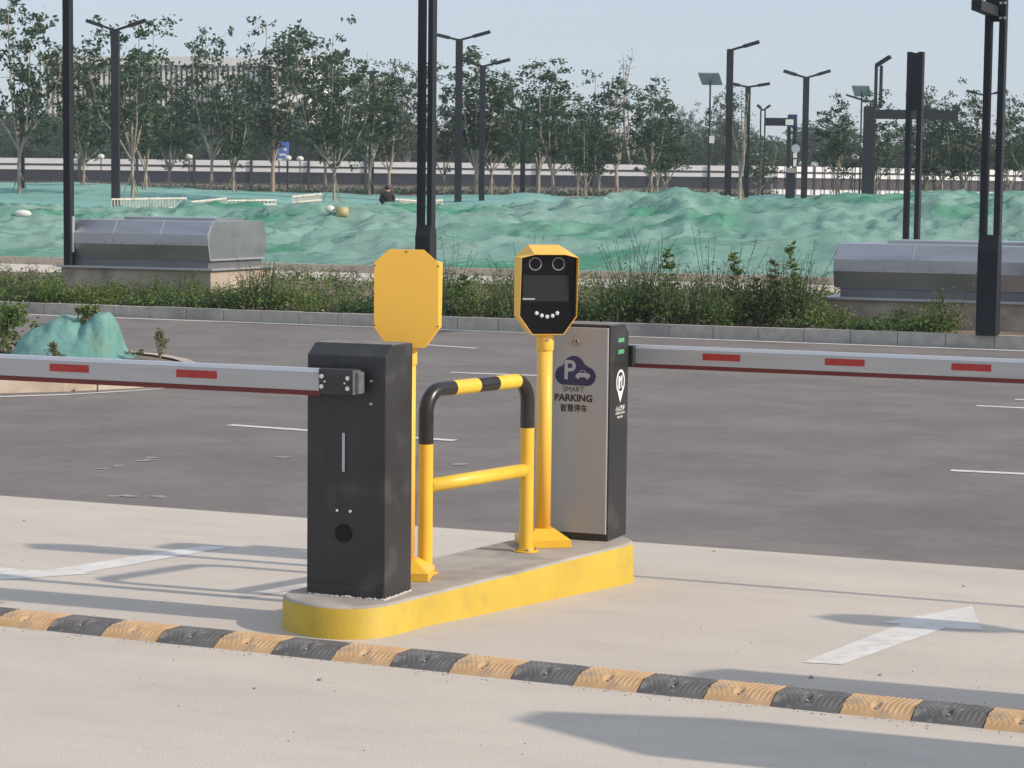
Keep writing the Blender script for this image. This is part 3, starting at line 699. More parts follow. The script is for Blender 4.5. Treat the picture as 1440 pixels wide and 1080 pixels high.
# small debris on the driveway
rnd = random.Random(21)
for i, (px, py) in enumerate(((358, 969), (450, 957), (1141, 954), (1238, 950), (1355, 825), (34, 733), (1004, 776))):
    b = MB(); p = Wg(px, py); r0 = rnd.uniform(0.006, 0.011)
    vs = [(math.cos(a)*r0*rnd.uniform(.7, 1.3), math.sin(a)*r0*rnd.uniform(.7, 1.3), 0) for a in [k*math.pi/3 for k in range(6)]]
    tp_ = [(x*0.6, y*0.6, r0*rnd.uniform(.6, 1)) for x, y, z in vs]
    b.add(vs+tp_, [(i_, (i_+1) % 6, 6+(i_+1) % 6, 6+i_) for i_ in range(6)]+[tuple(range(6, 12))])
    o = b.build('pebble', M['wall_grey']); o.location = p
    tag(o, 'tiny dark pebble lying on the concrete driveway', 'pebble', 'pebbles on the driveway')

# ================================================================ MIDDLE DISTANCE
PLZ = 0.55
def hood(corner, L, D, zt, label, plinth_label, over=0.0, left_over=0.0):
    """corner: near right top corner of the plinth, box runs along -u (length L) and +v (depth D)"""
    c = Vector((corner.x, corner.y, 0))
    p = thing('vent_plinth', plinth_label, 'plinth', c, -RA, 'concrete plinths under the vent housings')
    MB().box((-L, 0, 0.0), (0, D, zt-0.03)).build('block', M['plinth'], p)
    MB().box((-L-0.05, -0.06, zt-0.03), (0.06, D+0.06, zt)).build('cap_sheet', M['hood_edge'], p)
    t = thing('vent_housing', label, 'vent housing', c+Vector((0, 0, zt)), -RA, 'metal vent housings')
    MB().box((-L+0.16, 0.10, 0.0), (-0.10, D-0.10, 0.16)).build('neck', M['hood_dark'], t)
    H = 0.70
    pr_ = [(0.08, 0.12), (0.02, 0.34), (0.02, 0.50), (0.16, H), (D-0.16, H), (D-0.02, 0.50), (D-0.02, 0.34), (D-0.08, 0.12)]
    MB().prism([(-L+0.08, y, z) for y, z in pr_], (L-0.14, 0, 0)).build('cover', M['hood'], t, 0.006)
    MB().bar((-0.062, 0.02, 0.42), (-0.062, 0.16, H), 0.02, 0.02).bar((-0.062, 0.02, 0.42), (-0.062, 0.09, 0.12), 0.02, 0.02).bar((-0.055, 0.08, 0.125), (-0.055, D-0.08, 0.125), 0.02, 0.03).build('edge_trim', M['hood_edge'], t)
    for k in range(1, int(L/1.25)+1):
        x = -L+0.08+k*(L-0.14)/(int(L/1.25)+1)
        MB().bar((x, 0.017, 0.33), (x, 0.017, 0.50), 0.012, 0.008).bar((x, 0.018, 0.50), (x, 0.157, H+0.003), 0.012, 0.008).build('seam', M['hood_edge'], t)
    for k in range(int(L/0.3)):
        x = -L+0.16+k*0.3
        MB().box((x, 0.012, 0.355), (x+0.014, 0.02, 0.369)).build('rivet', M['hood_dark'], t)
    MB().box((-L+0.6, D*0.45, H), (-0.4, D-0.12, H+0.04)).build('top_flap', M['hood'], t)
    return t
c1 = Wz(296, 378, PLZ)
hood(c1, 2.62, 1.85, PLZ, 'grey metal vent housing at the left, beside the slim pole', 'concrete plinth under the left vent housing, its right end sunlit cream')
c2l = Wz(1162, 417, 0.41)
hood(c2l+U*5.4, 5.4, 1.9, 0.41, 'long grey metal vent housing at the right, behind the forked pole', 'low stained concrete plinth under the right vent housing')

def post_box(b, x0, x1, y0, y1, z0, z1, m=0): return b.box((x0, y0, z0), (x1, y1, z1), m)
# slim pole standing on the left plinth
p = Wd(97, 340, c1.y+0.95); p.z = PLZ
p = Vector((p.x, p.y, PLZ))
t = thing('light_pole', 'slim dark square pole rising beside the left vent housing', 'lamp post', p, -RA)
MB().box((-0.06, -0.06, 0), (0.06, 0.06, 8.0)).build('shaft', M['pole'], t, 0.006)
MB().box((0.062, -0.03, 0.2), (0.085, 0.03, 0.75)).build('cable_cover', M['hood_edge'], t)
MB().box((0.0, -0.5, 7.6), (0.1, 0.05, 7.7)).build('lamp_arm', M['pole'], t)
# forked double pole, centre
def twin_pole(px0, px1, base_px, dist, gap_y, label, top=8.0, base_h=None, stub=None, gaps=None, wf=1.0, zb=0.03, member=0.36, topbox=None):
    sc_ = dist/F
    ctr = Wd((px0+px1)/2, base_px, dist); ctr = Vector((ctr.x, ctr.y, zb))
    t = thing('twin_light_pole', label, 'lamp post', ctr, -RA, 'dark double poles')
    W_ = (px1-px0)*sc_*wf; D_ = W_*1.0
    gzz = Wd(px0, gap_y, dist).z-zb
    mw = W_*member
    MB().box((-W_/2, -D_/2, 0), (W_/2, D_/2, gzz-0.2)).add(
        [(-W_/2, -D_/2, gzz-0.2), (W_/2, -D_/2, gzz-0.2), (W_/2, D_/2, gzz-0.2), (-W_/2, D_/2, gzz-0.2), (-W_/2, -D_*0.3, gzz), (W_/2, -D_*0.3, gzz), (W_/2, D_*0.3, gzz), (-W_/2, D_*0.3, gzz)],
        [(0, 1, 5, 4), (1, 2, 6, 5), (2, 3, 7, 6), (3, 0, 4, 7), (4, 5, 6, 7)]).build('base', M['pole'], t, 0.01)
    for s_ in (-1, 1):
        x0, x1 = (-W_/2, -W_/2+mw) if s_ < 0 else (W_/2-mw, W_/2)
        MB().box((x0, -D_*0.3, gzz), (x1, D_*0.3, top)).build('upright', M['pole'], t, 0.005)
    if stub:
        MB().box((-W_/2+mw-0.002, -D_*0.25, stub[0]), (W_/2-mw+0.002, D_*0.25, stub[1])).build('infill_panel', M['pole'], t)
    return t, W_, D_, mw
zst = Wd(1380, 30, 27.9).z-0.05
t3, W3, D3, m3 = twin_pole(1367, 1410, 473, 27.9, 330, 'dark forked double pole standing on the kerb at the right', 6.0, zb=0.05, wf=0.67, member=0.31, stub=(zst, 6.0))
MB().box((-0.08, -1.15, zst+0.05), (0.04, -0.06, zst+0.17)).build('side_bracket', M['pole'], t3, 0.004)
for dx in (0.05, 0.10):
    for dz in (0.02, 0.20): MB().box((dx, -D3*0.3-0.02, zst+dz), (dx+0.03, -D3*0.3, zst+dz+0.03)).build('bracket_bolt', M['hood_edge'], t3)
twin_pole(584, 613, 388, 40.0, 316, 'dark forked double pole behind the plain octagonal terminal', 8.5, wf=0.80, member=0.33, zb=0.0, stub=(6.4, 8.5))
z4 = Wd(1280, 73, 45.5).z; zz4 = Wd(1280, 155, 45.5).z
twin_pole(1267, 1293, 395, 45.5, 372, 'shorter dark double pole whose flat top shows against the sky', z4, wf=0.86, member=0.30, zb=0.0, stub=(zz4, z4-0.02))

# netting mounds ----------------------------------------------------
def interp(tab, x):
    if x <= tab[0][0]: return tab[0][1]
    for (a, p_), (c, q_) in zip(tab, tab[1:]):
        if x <= c:
            f = (x-a)/(c-a); f = f*f*(3-2*f); return p_+(q_-p_)*f
    return tab[-1][1]
ridge = [(-200, 0.9), (0, 1.0), (60, 1.02), (120, 0.95), (300, 0.98), (385, 1.05), (480, 1.18), (560, 1.22), (620, 1.12), (700, 1.16), (760, 1.28), (830, 1.30), (900, 1.42), (960, 1.66), (1000, 1.58), (1040, 1.42), (1080, 1.45), (1130, 1.52), (1170, 1.60), (1240, 1.66), (1320, 1.80), (1380, 1.72), (1440, 1.82), (1700, 1.75)]
def mound_h(x, y):
    v = x*V.x+y*V.y
    px = 720+F*x/y
    zr = interp(ridge, px)
    s_ = (v-46.4)/(13.0)
    if s_ <= 0: return -0.25
    rise = min(1.0, s_)
    prof_ = math.sin(rise*math.pi/2)**0.75
    back = max(0.0, (v-61)/10.0)
    z = -0.05+(zr+0.05)*prof_-0.35*min(1, back)
    n1 = noise.fractal(Vector((x*0.16, y*0.30, 1.7)), 1.0, 2.0, 3)
    rg = lambda a, b_, c: max(0.0, 1-abs(noise.noise(Vector((a, b_, c))))*2.6)
    big = rg(x*0.13+0.8*n1, y*0.42-x*0.05, 4.2)
    mid_ = rg(x*0.33+1.2*n1, y*0.95+x*0.12, 7.7)
    fold = rg(x*0.75+1.5*n1, y*1.9-x*0.35, 3.1)**2.2
    wr = rg(x*1.5+2*n1, y*4.2+x*0.5, 9.4)**2
    lump = noise.fractal(Vector((x*1.3, y*1.6, 9.0)), 0.9, 2.1, 4)
    k = min(1, s_*5)*(1-0.7*max(0, min(1, (rise-0.8)/0.2)))
    return z+k*(0.26*n1+0.20*big+0.13*mid_+0.06*lump-0.12)+(0.13*fold+0.06*wr+0.028*lump)*min(1, s_*5)
def height_sheet(name, fn, x0, x1, y0, y1, dx, dy, m):
    nx, ny = int((x1-x0)/dx), int((y1-y0)/dy); vs = []; fs = []
    for j in range(ny+1):
        for i in range(nx+1):
            x, y = x0+(x1-x0)*i/nx, y0+(y1-y0)*j/ny
            vs.append((x, y, fn(x, y)))
    for j in range(ny):
        for i in range(nx):
            a = j*(nx+1)+i; fs.append((a, a+1, a+nx+2, a+nx+1))
    b = MB(); b.add(vs, fs, 0, True); return b.build(name, m, fix=False)
o = height_sheet('netting_mound', mound_h, -19, 19, 41, 78, 0.11, 0.16, M['net'])
tag(o, 'long uneven earth mound draped in green dust netting along the far kerb', 'covered mound')
fr = [(-200, 1.9), (0, 1.92), (90, 1.9), (160, 1.85), (200, 1.75), (330, 1.6), (450, 1.5), (600, 1.45), (700, 1.55), (745, 1.68), (800, 1.5), (960, 1.5), (1100, 1.7), (1440, 1.9)]
def back_h(x, y):
    px = 720+F*x/y; s_ = (y-92)/22.0
    if s_ <= 0: return 0.6
    z = 0.85+(interp(fr, px)-0.85)*math.sin(min(1, s_)*math.pi/2)
    return z+0.13*noise.fractal(Vector((x*0.25, y*0.15, 3.3)), 1.0, 2.0, 4)*min(1, s_*3)
tag(height_sheet('netting_mound', back_h, -34, 34, 92, 128, 0.3, 0.6, M['net_far']), 'low pale teal netting covered bank farther back among the young trees', 'covered mound')
def hit(px, py, y0=44.0, y1=90.0):
    d = ray(px, py); y = y0
    while y < y1:
        p = O+d*(y/d.y)
        if p.z <= mound_h(p.x, p.y): return p
        y += 0.05
    return O+d*(y1/d.y)

# mound with netting on the splitter island
mc = Wz(98, 501, 0.05)
def small_h(x, y):
    dx, dy = x-mc.x, y-mc.y
    def gsn(cx, cy, sx, sy, h, p=1.6): return h*math.exp(-((abs(dx-cx)/sx)**p+(abs(dy-cy)/sy)**p))
    g1 = gsn(-0.06, 0.36, 0.30, 0.50, 0.385, 3.0); g2 = gsn(0.26, 0.30, 0.175, 0.46, 0.40, 4.5); g3 = gsn(-0.30, 0.27, 0.30, 0.44, 0.25, 2.6)
    e_ = 18.0; z = math.log(math.exp(e_*g1)+math.exp(e_*g2)+math.exp(e_*g3)-2)/e_
    z -= 0.028*math.exp(-((dx-0.12+0.3*(dy-0.3))/0.035)**2)*min(1, z*4)
    z += (0.030*noise.fractal(Vector((x*3.0, y*2.0, 0.4)), 1, 2, 4)+0.022*(1-abs(noise.noise(Vector((x*6+2*y, y*2-x*2, 2.2))))*2.4))*min(1, z*4)
    r2 = (dx/0.62)**2+((dy-0.3)/0.70)**2
    return 0.0+(z+0.05)*max(0, min(1, (1.3-r2)*2.0))
tag(height_sheet('netting_heap', small_h, mc.x-0.8, mc.x+0.72, mc.y-0.45, mc.y+1.05, 0.02, 0.03, M['net_small']), 'small heap wrapped in teal netting on the splitter island', 'covered heap')

# ================================================================ PLANTS
def leaf_quad(b, p, size, rnd, m=0, flatk=1.0):
    d = Vector((rnd.gauss(0, 1), rnd.gauss(0, 1), rnd.gauss(0, 1)*flatk)).normalized()
    e = d.cross(Vector((rnd.gauss(0, 1), rnd.gauss(0, 1), rnd.gauss(0, 1)))).normalized()
    l, w_ = size*rnd.uniform(0.7, 1.3), size*rnd.uniform(0.35, 0.6)
    b.v += [tuple(p-d*l*0.5), tuple(p+e*w_*0.5), tuple(p+d*l*0.5), tuple(p-e*w_*0.5)]
    n = len(b.v)-4; b.f.append((n, n+1, n+2, n+3)); b.mi.append(m); b.smooth.append(False)
def weed_plant(b, base, h, rnd, spread=0.5, size=0.035, stems=5, per=12, m=0, stem_m=None):
    for s_ in range(stems):
        a = rnd.uniform(0, 2*math.pi); tilt = rnd.uniform(0, spread)
        tip = base+Vector((math.cos(a)*tilt*h, math.sin(a)*tilt*h, h*rnd.uniform(0.7, 1.0)))
        if stem_m is None and h > 0.5: stem_m = 2
        if stem_m is not None: b.tube([base, base.lerp(tip, 0.5)+Vector((0, 0, 0.04*h)), tip], [0.007, 0.005, 0.003], 3, stem_m, False)
        for k in range(per):
            f = rnd.uniform(0.12, 1.0); q = base.lerp(tip, f)
            rr = min(size*1.3*(1.25-f)+0.01, 0.075)
            leaf_quad(b, q+Vector((rnd.gauss(0, rr), rnd.gauss(0, rr), rnd.gauss(0, rr*0.6))), size*(1.25-0.6*f), rnd, m)
rnd = random.Random(5)
wb = MB()
def in_box(P):
    for c_, L_, D_ in ((c1, 2.7, 1.95), (c2l+U*5.4, 5.5, 2.0)):
        rel = P-Vector((c_.x, c_.y, 0)); a, c = rel.dot(U), rel.dot(V)
        if -L_-0.05 < a < 0.12 and -0.08 < c < D_: return True
    return False
for i in range(1250):
    u_ = rnd.uniform(-22, -4.2); v_ = V_KERB+0.2+abs(rnd.gauss(0, 0.9))
    P = uv(u_, v_, 0.03); px = 720+F*P.x/P.y
    if in_box(P) or px < -20 or px > 1345: continue
    hgt = rnd.uniform(0.18, 0.50)*(1.15 if px > 600 else 0.95)
    if px > 1150: hgt *= 0.8
    if 860 < px < 1140: hgt *= 1.25
    if noise.noise(Vector((u_*1.3, v_*1.3, 7))) > 0.28: hgt *= 0.4
    if 380 < px < 460: hgt *= 0.6
    if 100 < px < 300: hgt *= 0.72
    big = noise.noise(Vector((u_*0.8, v_*0.8, 2)))
    weed_plant(wb, P, hgt*(1+1.3*big)*(1.5 if rnd.random() < 0.05 else 1), rnd, 0.5, 0.052, 5, 14, 1 if (rnd.random() < 0.12 or (1045 < px < 1130 and rnd.random() < .4)) else (0 if big > -0.1 or rnd.random() < .5 else 2))
for i in range(1100):
    u_ = rnd.uniform(-24, 0); v_ = rnd.uniform(29.5, 38.4)
    P = uv(u_, v_, 0.03); px = 720+F*P.x/P.y
    if in_box(P) or px < -20 or px > 1460: continue
    weed_plant(wb, P, rnd.uniform(0.15, 0.42)*(1.2 if px < 100 else 1), rnd, 0.5, 0.055, 4, 12, rnd.choice((0, 0, 2, 1)))
o = wb.build('weeds', [M['leaf_mid'], M['leaf_dry'], M['leaf']], fix=False)
struct(o, 'stuff', 'dense low green weeds filling the planting bed behind the kerb', 'weeds')
def tall_weed(px, py_top, h, label, dry=False, v_=28.7):
    d0 = v_/ (V.y+V.x*(px-720)/F); base = Vector(((px-720)/F*d0, d0, 0.03))
    top_ = Wd(px, py_top, d0); h = top_.z-0.03
    r2 = random.Random(int(px)); b = MB()
    P0 = Vector((0, 0, 0)); b.tube([P0, Vector((0.02, 0, h*0.5)), Vector((0.0, 0.01, h))], [0.012, 0.008, 0.003], 5, 1, False)
    for k in range(int(50*h)+16):
        z = h*r2.uniform(0.15, 1.0)
        L_ = 0.16*(1.15-z/h)*r2.uniform(0.6, 1.4)+0.03; a = r2.uniform(0, 6.283)
        for m_ in range(5):
            f = (m_+1)/5
            leaf_quad(b, Vector((math.cos(a)*L_*f, math.sin(a)*L_*f, z+0.25*L_*f)), 0.07, r2, 0)
    o_ = b.build('tall_weed', [M['leaf_dry'] if dry else M['leaf_mid'], M['stake']], fix=False); o_.location = base
    tag(o_, label, 'weed', 'tall weeds behind the near kerb')
tall_weed(938, 352, .9, 'tall thin weed left of the other tall weeds, a little right of the screen terminal')
tall_weed(1031, 356, .9, 'tall upright weed with a narrow tip, just behind the kerb over the right arm')
tall_weed(1087, 366, .9, 'yellowish tall weed between two greener tall ones', True)
tall_weed(1110, 342, .9, 'tallest bushy weed, nearest the left end of the long vent housing')
tall_weed(1062, 392, .9, 'short straw coloured weed at the foot of the tall weeds', True)
tall_weed(652, 388, .9, 'leafy weed just right of the plain octagonal terminal')
tall_weed(1118, 392, .9, 'short leafy weed in front of the left end of the long vent housing')

def bush(name, base, rx, ry, h, n, label, cat, mats, seed, size=0.05, cone=False):
    r2 = random.Random(seed); b = MB()
    for k in range(5): b.tube([Vector((0, 0, 0)), Vector((r2.uniform(-rx, rx)*.5, r2.uniform(-ry, ry)*.5, h*.7))], [0.008, 0.003], 4, 1, False)
    cl = [(r2.gauss(0, 0.45), r2.gauss(0, 0.45), r2.uniform(0.12, 0.95)) for _ in range(max(8, n//40))]
    for k in range(n):
        c = r2.choice(cl); tap = (1.1-c[2]) if cone else (1 if c[2] < .6 else 0.75)
        leaf_quad(b, Vector((c[0]*rx*tap+r2.gauss(0, rx*.13), c[1]*ry*tap+r2.gauss(0, ry*.13), max(0.01, c[2]*h+r2.gauss(0, h*.07)))), size, r2)
    o_ = b.build(name, mats, fix=False); o_.location = base; return tag(o_, label, cat)
bush('shrub', Wz(12, 494, 0.04), 0.30, 0.35, 0.50, 1500, 'leafy green shrub at the left frame edge beside the teal heap', 'shrub', [M['leaf_mid'], M['stake']], 3)
mt = Wd(122, 452, mc.y+0.2)
bush('leafy_weed', Vector((mt.x, mt.y, mt.z-0.10)), 0.13, 0.13, 0.26, 420, 'leafy weed growing out of the top of the teal netted heap', 'weed', [M['leaf_mid'], M['stake']], 4, 0.045)
bush('low_weed', Wz(76, 506, 0.04)+Vector((0, -0.12, 0)), 0.16, 0.12, 0.17, 330, 'low grey green tuft in front of the teal netted heap', 'weed', [M['leaf_dry'], M['stake']], 5, 0.03)
bush('conical_weed', Wz(225, 504, 0.05), 0.12, 0.12, 0.32, 500, 'small cone shaped weed near the nose of the splitter island', 'weed', [M['leaf_dry'], M['stake']], 6, 0.03, True)
bush('low_weed', Wz(195, 499, 0.05), 0.13, 0.08, 0.06, 130, 'thin scrap of weed between the cone shaped weed and the teal heap', 'weed', [M['leaf_dry'], M['stake']], 7, 0.03)

# ---- young trees ----------------------------------------------------
def tree_meshes(seed, kind):
    r2 = random.Random(seed); tk, cr_ = MB(), MB()
    th = {'round': 0.26, 'tall': 0.24, 'whip': 0.26, 'far': 0.18}[kind]
    tk.tube([(0, 0, -0.02), (0.003, 0, th*0.5), (0, 0, th)], [0.0105, 0.0085, 0.0075], 7)
    ns = {'round': r2.randint(6, 8), 'tall': r2.randint(5, 7), 'whip': 4, 'far': 7}[kind]
    spread = {'round': 0.24, 'tall': 0.13, 'whip': 0.07, 'far': 0.24}[kind]
    tips = []
    for s_ in range(ns):
        a = 2*math.pi*(s_+r2.uniform(-.3, .3))/ns
        rr = spread*r2.uniform(0.45, 1.15); zt = r2.uniform(0.68, 0.97) if s_ else 0.98
        if s_ == 0: rr *= 0.25
        base = Vector((0, 0, th*r2.uniform(0.82, 1.0))); tip = Vector((math.cos(a)*rr, math.sin(a)*rr, zt))
        mid = base.lerp(tip, 0.4)+Vector((math.cos(a)*rr*0.22, math.sin(a)*rr*0.22, -0.01))+Vector((r2.gauss(0, .012), r2.gauss(0, .012), 0))
        pts = [base, base.lerp(mid, .5)+Vector((r2.gauss(0, .005), r2.gauss(0, .005), 0)), mid, mid.lerp(tip, .5)+Vector((r2.gauss(0, .012), r2.gauss(0, .012), 0)), tip]
        tk.tube(pts, [0.006, 0.005, 0.004, 0.0028, 0.001], 5)
        cnt = {'round': 22, 'tall': 22, 'whip': 16, 'far': 26}[kind]
        for k in range(cnt):
            f = r2.uniform(0.22, 1.0)**0.8; i = min(3, int(f*4)); q = pts[i].lerp(pts[i+1], f*4-i)
            tw = {'round': 0.075, 'tall': 0.055, 'whip': 0.014, 'far': 0.09}[kind]*(1.15-0.6*f)
            e = q+Vector((r2.gauss(0, tw), r2.gauss(0, tw), r2.gauss(0, tw*0.7)+0.01))
            if kind != 'far' and k % 3 == 0: tk.tube([q-Vector((0, 0, 0.02)), e], [0.0018, 0.0006], 3)
            cr = {'round': 0.020, 'tall': 0.018, 'whip': 0.009, 'far': 0.034}[kind]*r2.uniform(0.6, 1.3)
            nl = {'round': 22, 'tall': 22, 'whip': 6, 'far': 24}[kind]
            for _ in range(nl):
                leaf_quad(cr_, e+Vector((r2.gauss(0, cr), r2.gauss(0, cr), r2.gauss(0, cr*0.75))), {'round': 0.027, 'tall': 0.025, 'whip': 0.013, 'far': 0.036}[kind], r2)
    return tk.mesh('trunk', M['bark'] if kind != 'far' else M['bark_dark']), cr_.mesh('crown', M['leaf'])
variants = {'round': [tree_meshes(100+i, 'round') for i in range(5)], 'tall': [tree_meshes(200+i, 'tall') for i in range(4)], 'whip': [tree_meshes(300+i, 'whip') for i in range(2)], 'far': [tree_meshes(400+i, 'far') for i in range(4)]}
sk = MB()
for k in range(3):
    a = 2*math.pi*k/3+0.4; sk.v, sk.f, sk.mi, sk.smooth = [], [], [], []
stake_me = MB().tube([(0.62, 0, 0), (0.02, 0, 1.55)], 0.022, 5).mesh('tree_stake', M['stake'])
def tree(px, base_y, top_y, kind, var, label, wide=1.0, stakes=True, zg=0.88, dist=None, group='young trees on the netted ground', rz=None, name='young_tree'):
    if dist is None:
        p = Wz(px, base_y, zg); dist = p.y
    p = Wd(px, base_y, dist); zt = Wd(px, top_y, dist).z; base = Vector((p.x, p.y, zg)); H = zt-zg
    t = thing(name, label, 'tree', base, rz if rz is not None else (px*0.37) % 6.28, group)
    tm, cm = variants[kind][var % len(variants[kind])]
    for nm, me in (('trunk', tm), ('crown', cm)):
        o_ = link(nm, me, t); o_.scale = (H*wide, H*wide, H)
        if nm == 'trunk': o_.scale = (H*wide, H*wide, H)
    if stakes:
        for k in range(3):
            o_ = link('tree_stake', stake_me, t); o_.rotation_euler = (0, 0, 2*math.pi*k/3+px)
    return t
T = [
 (28, 290, -22, 'round', 0, 'big broad young tree at the left edge, pale trunk forking low', 1.0, None),
 (118, 272, 60, 'round', 1, 'thin young tree seen just right of the slim pole', 0.9, 108),
 (186, 280, 20, 'round', 2, 'young tree behind the picket barrier, right of the left Y shaped lamp', 1.1, 100),
 (205, 280, 75, 'tall', 0, 'narrow young tree right beside the tree of the left Y shaped lamp', 1.1, 108),
 (238, 280, 90, 'round', 3, 'dark young tree in front of the columned building', 1.0, 125),
 (298, 288, 30, 'round', 4, 'tall broad young tree above the left vent housing', 1.0, None),
 (328, 290, 95, 'tall', 1, 'slim young tree with a V fork over the right end of the left housing', 1.2, None),
 (384, 287, 26, 'tall', 2, 'young tree with a lone high tuft, just left of the blue board', 1.35, None),
 (457, 290, 40, 'round', 1, 'broad young tree with several pale stems, above the ochre drum', 1.0, None),
 (470, 288, 70, 'round', 3, 'young tree leaning against the many stemmed one above the ochre drum', 1.0, 98),
 (520, 280, 68, 'tall', 3, 'young tree beside the dark plain lamp pole left of the forked pole', 1.3, 118),
 (547, 285, 90, 'tall', 0, 'young tree standing behind the crouching person', 1.3, None),
 (571, 282, 85, 'tall', 2, 'young tree hugging the left side of the central forked pole', 1.2, None),
 (624, 292, 120, 'round', 2, 'thin young tree hugging the right side of the central forked pole', 0.8, None),
 (670, 293, 62, 'tall', 1, 'young tree with a wide fork between the two central Y shaped lamps', 1.5, None),
 (691, 293, 95, 'round', 4, 'young tree just right of the second central Y shaped lamp', 0.9, None),
 (720, 275, 105, 'round', 0, 'farther young tree over the space between lamps and screen terminal', 0.9, 125),
 (757, 292, 76, 'tall', 3, 'tall young tree with bundled trunks above the screen terminal', 1.5, None),
 (777, 280, 85, 'tall', 0, 'farther young tree just right of the one with bundled trunks', 1.3, 115),
 (812, 291, 135, 'round', 3, 'sparse young tree with a whitewashed foot right of the screen terminal', 0.75, None),
 (824, 283, 150, 'tall', 1, 'sparse low young tree behind the one with a whitewashed foot', 1.3, 112),
 (842, 275, 100, 'tall', 2, 'upright young tree left of the thin poplar', 1.3, 120),
 (866, 291, 92, 'whip', 0, 'nearly bare twiggy young tree on stout stakes', 1.6, None),
 (885, 284, 68, 'whip', 1, 'thin bare poplar with the highest twigs in the middle', 1.2, None),
 (915, 283, 95, 'tall', 3, 'leafy upright young tree right of the bare poplar', 1.25, 112),
 (924, 289, 128, 'tall', 0, 'young tree with a white foot right of the bare poplar', 1.3, None),
 (935, 281, 140, 'tall', 1, 'small farther young tree next to the white footed one', 1.3, 118),
 (970, 280, 152, 'round', 1, 'low young tree left of the solar panel pole', 0.9, None),
 (1017, 286, 118, 'tall', 2, 'young tree wrapped around the solar panel pole', 1.0, None),
 (1040, 286, 112, 'whip', 0, 'loose high sprig of a young tree between the two lamps right of the solar panel', 1.6, 105),
 (1068, 285, 185, 'round', 4, 'low round dark tree behind the small twin headed lamp', 1.2, 120),
 (1176, 278, 118, 'tall', 3, 'young tree with a pale forked trunk right of the tall Y shaped lamp', 1.2, 112),
 (1230, 278, 130, 'tall', 0, 'pale trunked young tree in front of the stout camera column', 1.2, 110),
 (1300, 283, 160, 'round', 3, 'dark young tree right of the short double pole', 1.1, 112),
 (1324, 281, 122, 'round', 1, 'young tree under the end of the camera beam', 0.9, 115),
 (1356, 281, 128, 'tall', 2, 'young tree left of the right forked pole', 1.3, 110),
 (1418, 283, 150, 'round', 4, 'young tree just right of the right forked pole', 0.9, 112),
 (1442, 283, 125, 'round', 2, 'young tree cut by the right frame edge', 1.0, 108),
]
for (px, by, ty, kind, var, label, wide, dist) in T:
    tree(px, by, ty, kind, var, label, wide, dist=dist)
rnd = random.Random(77)
for i in range(64):
    px = -40+i*24+rnd.uniform(-10, 10); d = rnd.uniform(222, 300)
    ty = (168 if px < 560 else 185 if px < 900 else 190)+rnd.uniform(-20, 16)
    if 380 < px < 530: ty += 12
    tree(px, 262, ty, 'far', rnd.randint(0, 3), 'hazy dark tree in the dense row beyond the long fence', 1.5*rnd.uniform(.9, 1.3), False, 2.3, d, 'trees beyond the long fence', name='background_tree')

# ---- fences ----------------------------------------------------------
FD = 200.0
def zf(dy): return CAMZ+dy*FD/F
def fence(x0, x1, label, white, dark, step, extra=1):
    t = thing('panel_fence', label, 'fence', (x0, FD, 0), 0 if extra else R(22), 'long fences across the site')
    L_ = x1-x0
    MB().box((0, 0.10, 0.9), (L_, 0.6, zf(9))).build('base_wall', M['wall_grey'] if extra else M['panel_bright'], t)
    MB().box((0, 0, zf(9)), (L_, 0.12, zf(22))).build('skirt_panel', dark, t)
    MB().box((0, 0, zf(22)), (L_, 0.12, zf(40))).build('upper_panel', white, t)
    b = MB()
    for z in (zf(23), zf(31.5)): b.box((0, -0.04, z-0.075), (L_, -0.003, z+0.075))
    b.build('rail', M['rail_dark'], t)
    n = int(L_/step); me = MB().box((-0.11 if extra else -0.03, -0.16, 0.9), (0.11 if extra else 0.03, -0.084, zf(41))).mesh('fence_post', M['rail_dark'])
    for k in range(min(n, 70)):
        o_ = link('fence_post', me, t); o_.location = (k*step+step*0.4, 0, 0)
    return t
fence(-60, 22.5, 'long grey and white panel fence with dark skirt across the left and middle', M['panel_white'], M['panel_dark'], 5.0)
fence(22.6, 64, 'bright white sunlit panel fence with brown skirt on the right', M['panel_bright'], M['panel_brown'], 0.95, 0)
b = MB(); rnd = random.Random(9)
for k in range(9000):
    x = rnd.uniform(-50, 22); leaf_quad(b, Vector((x, 188+rnd.uniform(-.7, .7), 1.45+abs(rnd.gauss(0, .28)))), 0.28, rnd)
struct(b.build('hedge', M['leaf'], fix=False), 'stuff', 'low dark hedge running in front of the long fence', 'hedge')

# ---- far building ------------------------------------------------------
BD = 380.0
def bx(px): return (px-720)/F*BD
def bz(px, py): return Wd(px, py, BD).z
t = thing('columned_building', 'pale columned building standing hazy behind the trees at left', 'building', (bx(350), BD, 2.3))
X = lambda px: bx(px)-bx(350)
Zb = lambda py: bz(300, py)-2.3
MB().box((X(60), 4, 0), (X(392), 30, Zb(92))).build('wall', M['bld_glass'], t)
MB().box((X(55), 0, Zb(92)), (X(396), 32, Zb(80))).build('roof_band', M['bld'], t)
MB().box((X(60), 1.5, Zb(118)), (X(392), 3.99, Zb(113))).box((X(60), 1.5, Zb(160)), (X(392), 3.99, Zb(150))).box((X(60), 1.5, Zb(205)), (X(392), 3.99, Zb(195))).build('floor_band', M['bld'], t)
fin = MB().box((-0.22, 0.6, 0), (0.22, 3.98, Zb(92)-0.02)).mesh('fin_column', M['bld'])
for k in range(46):
    o_ = link('fin_column', fin, t); o_.location = (X(62)+k*(X(392)-X(60))/46, 0, 0)
MB().box((X(312), -3, 0), (X(341), 0.5, Zb(112))).build('stair_tower', M['bld_white'], t)
MB().box((X(385), -6, 0), (X(438), 30, Zb(82))).build('end_block', M['bld_white'], t)
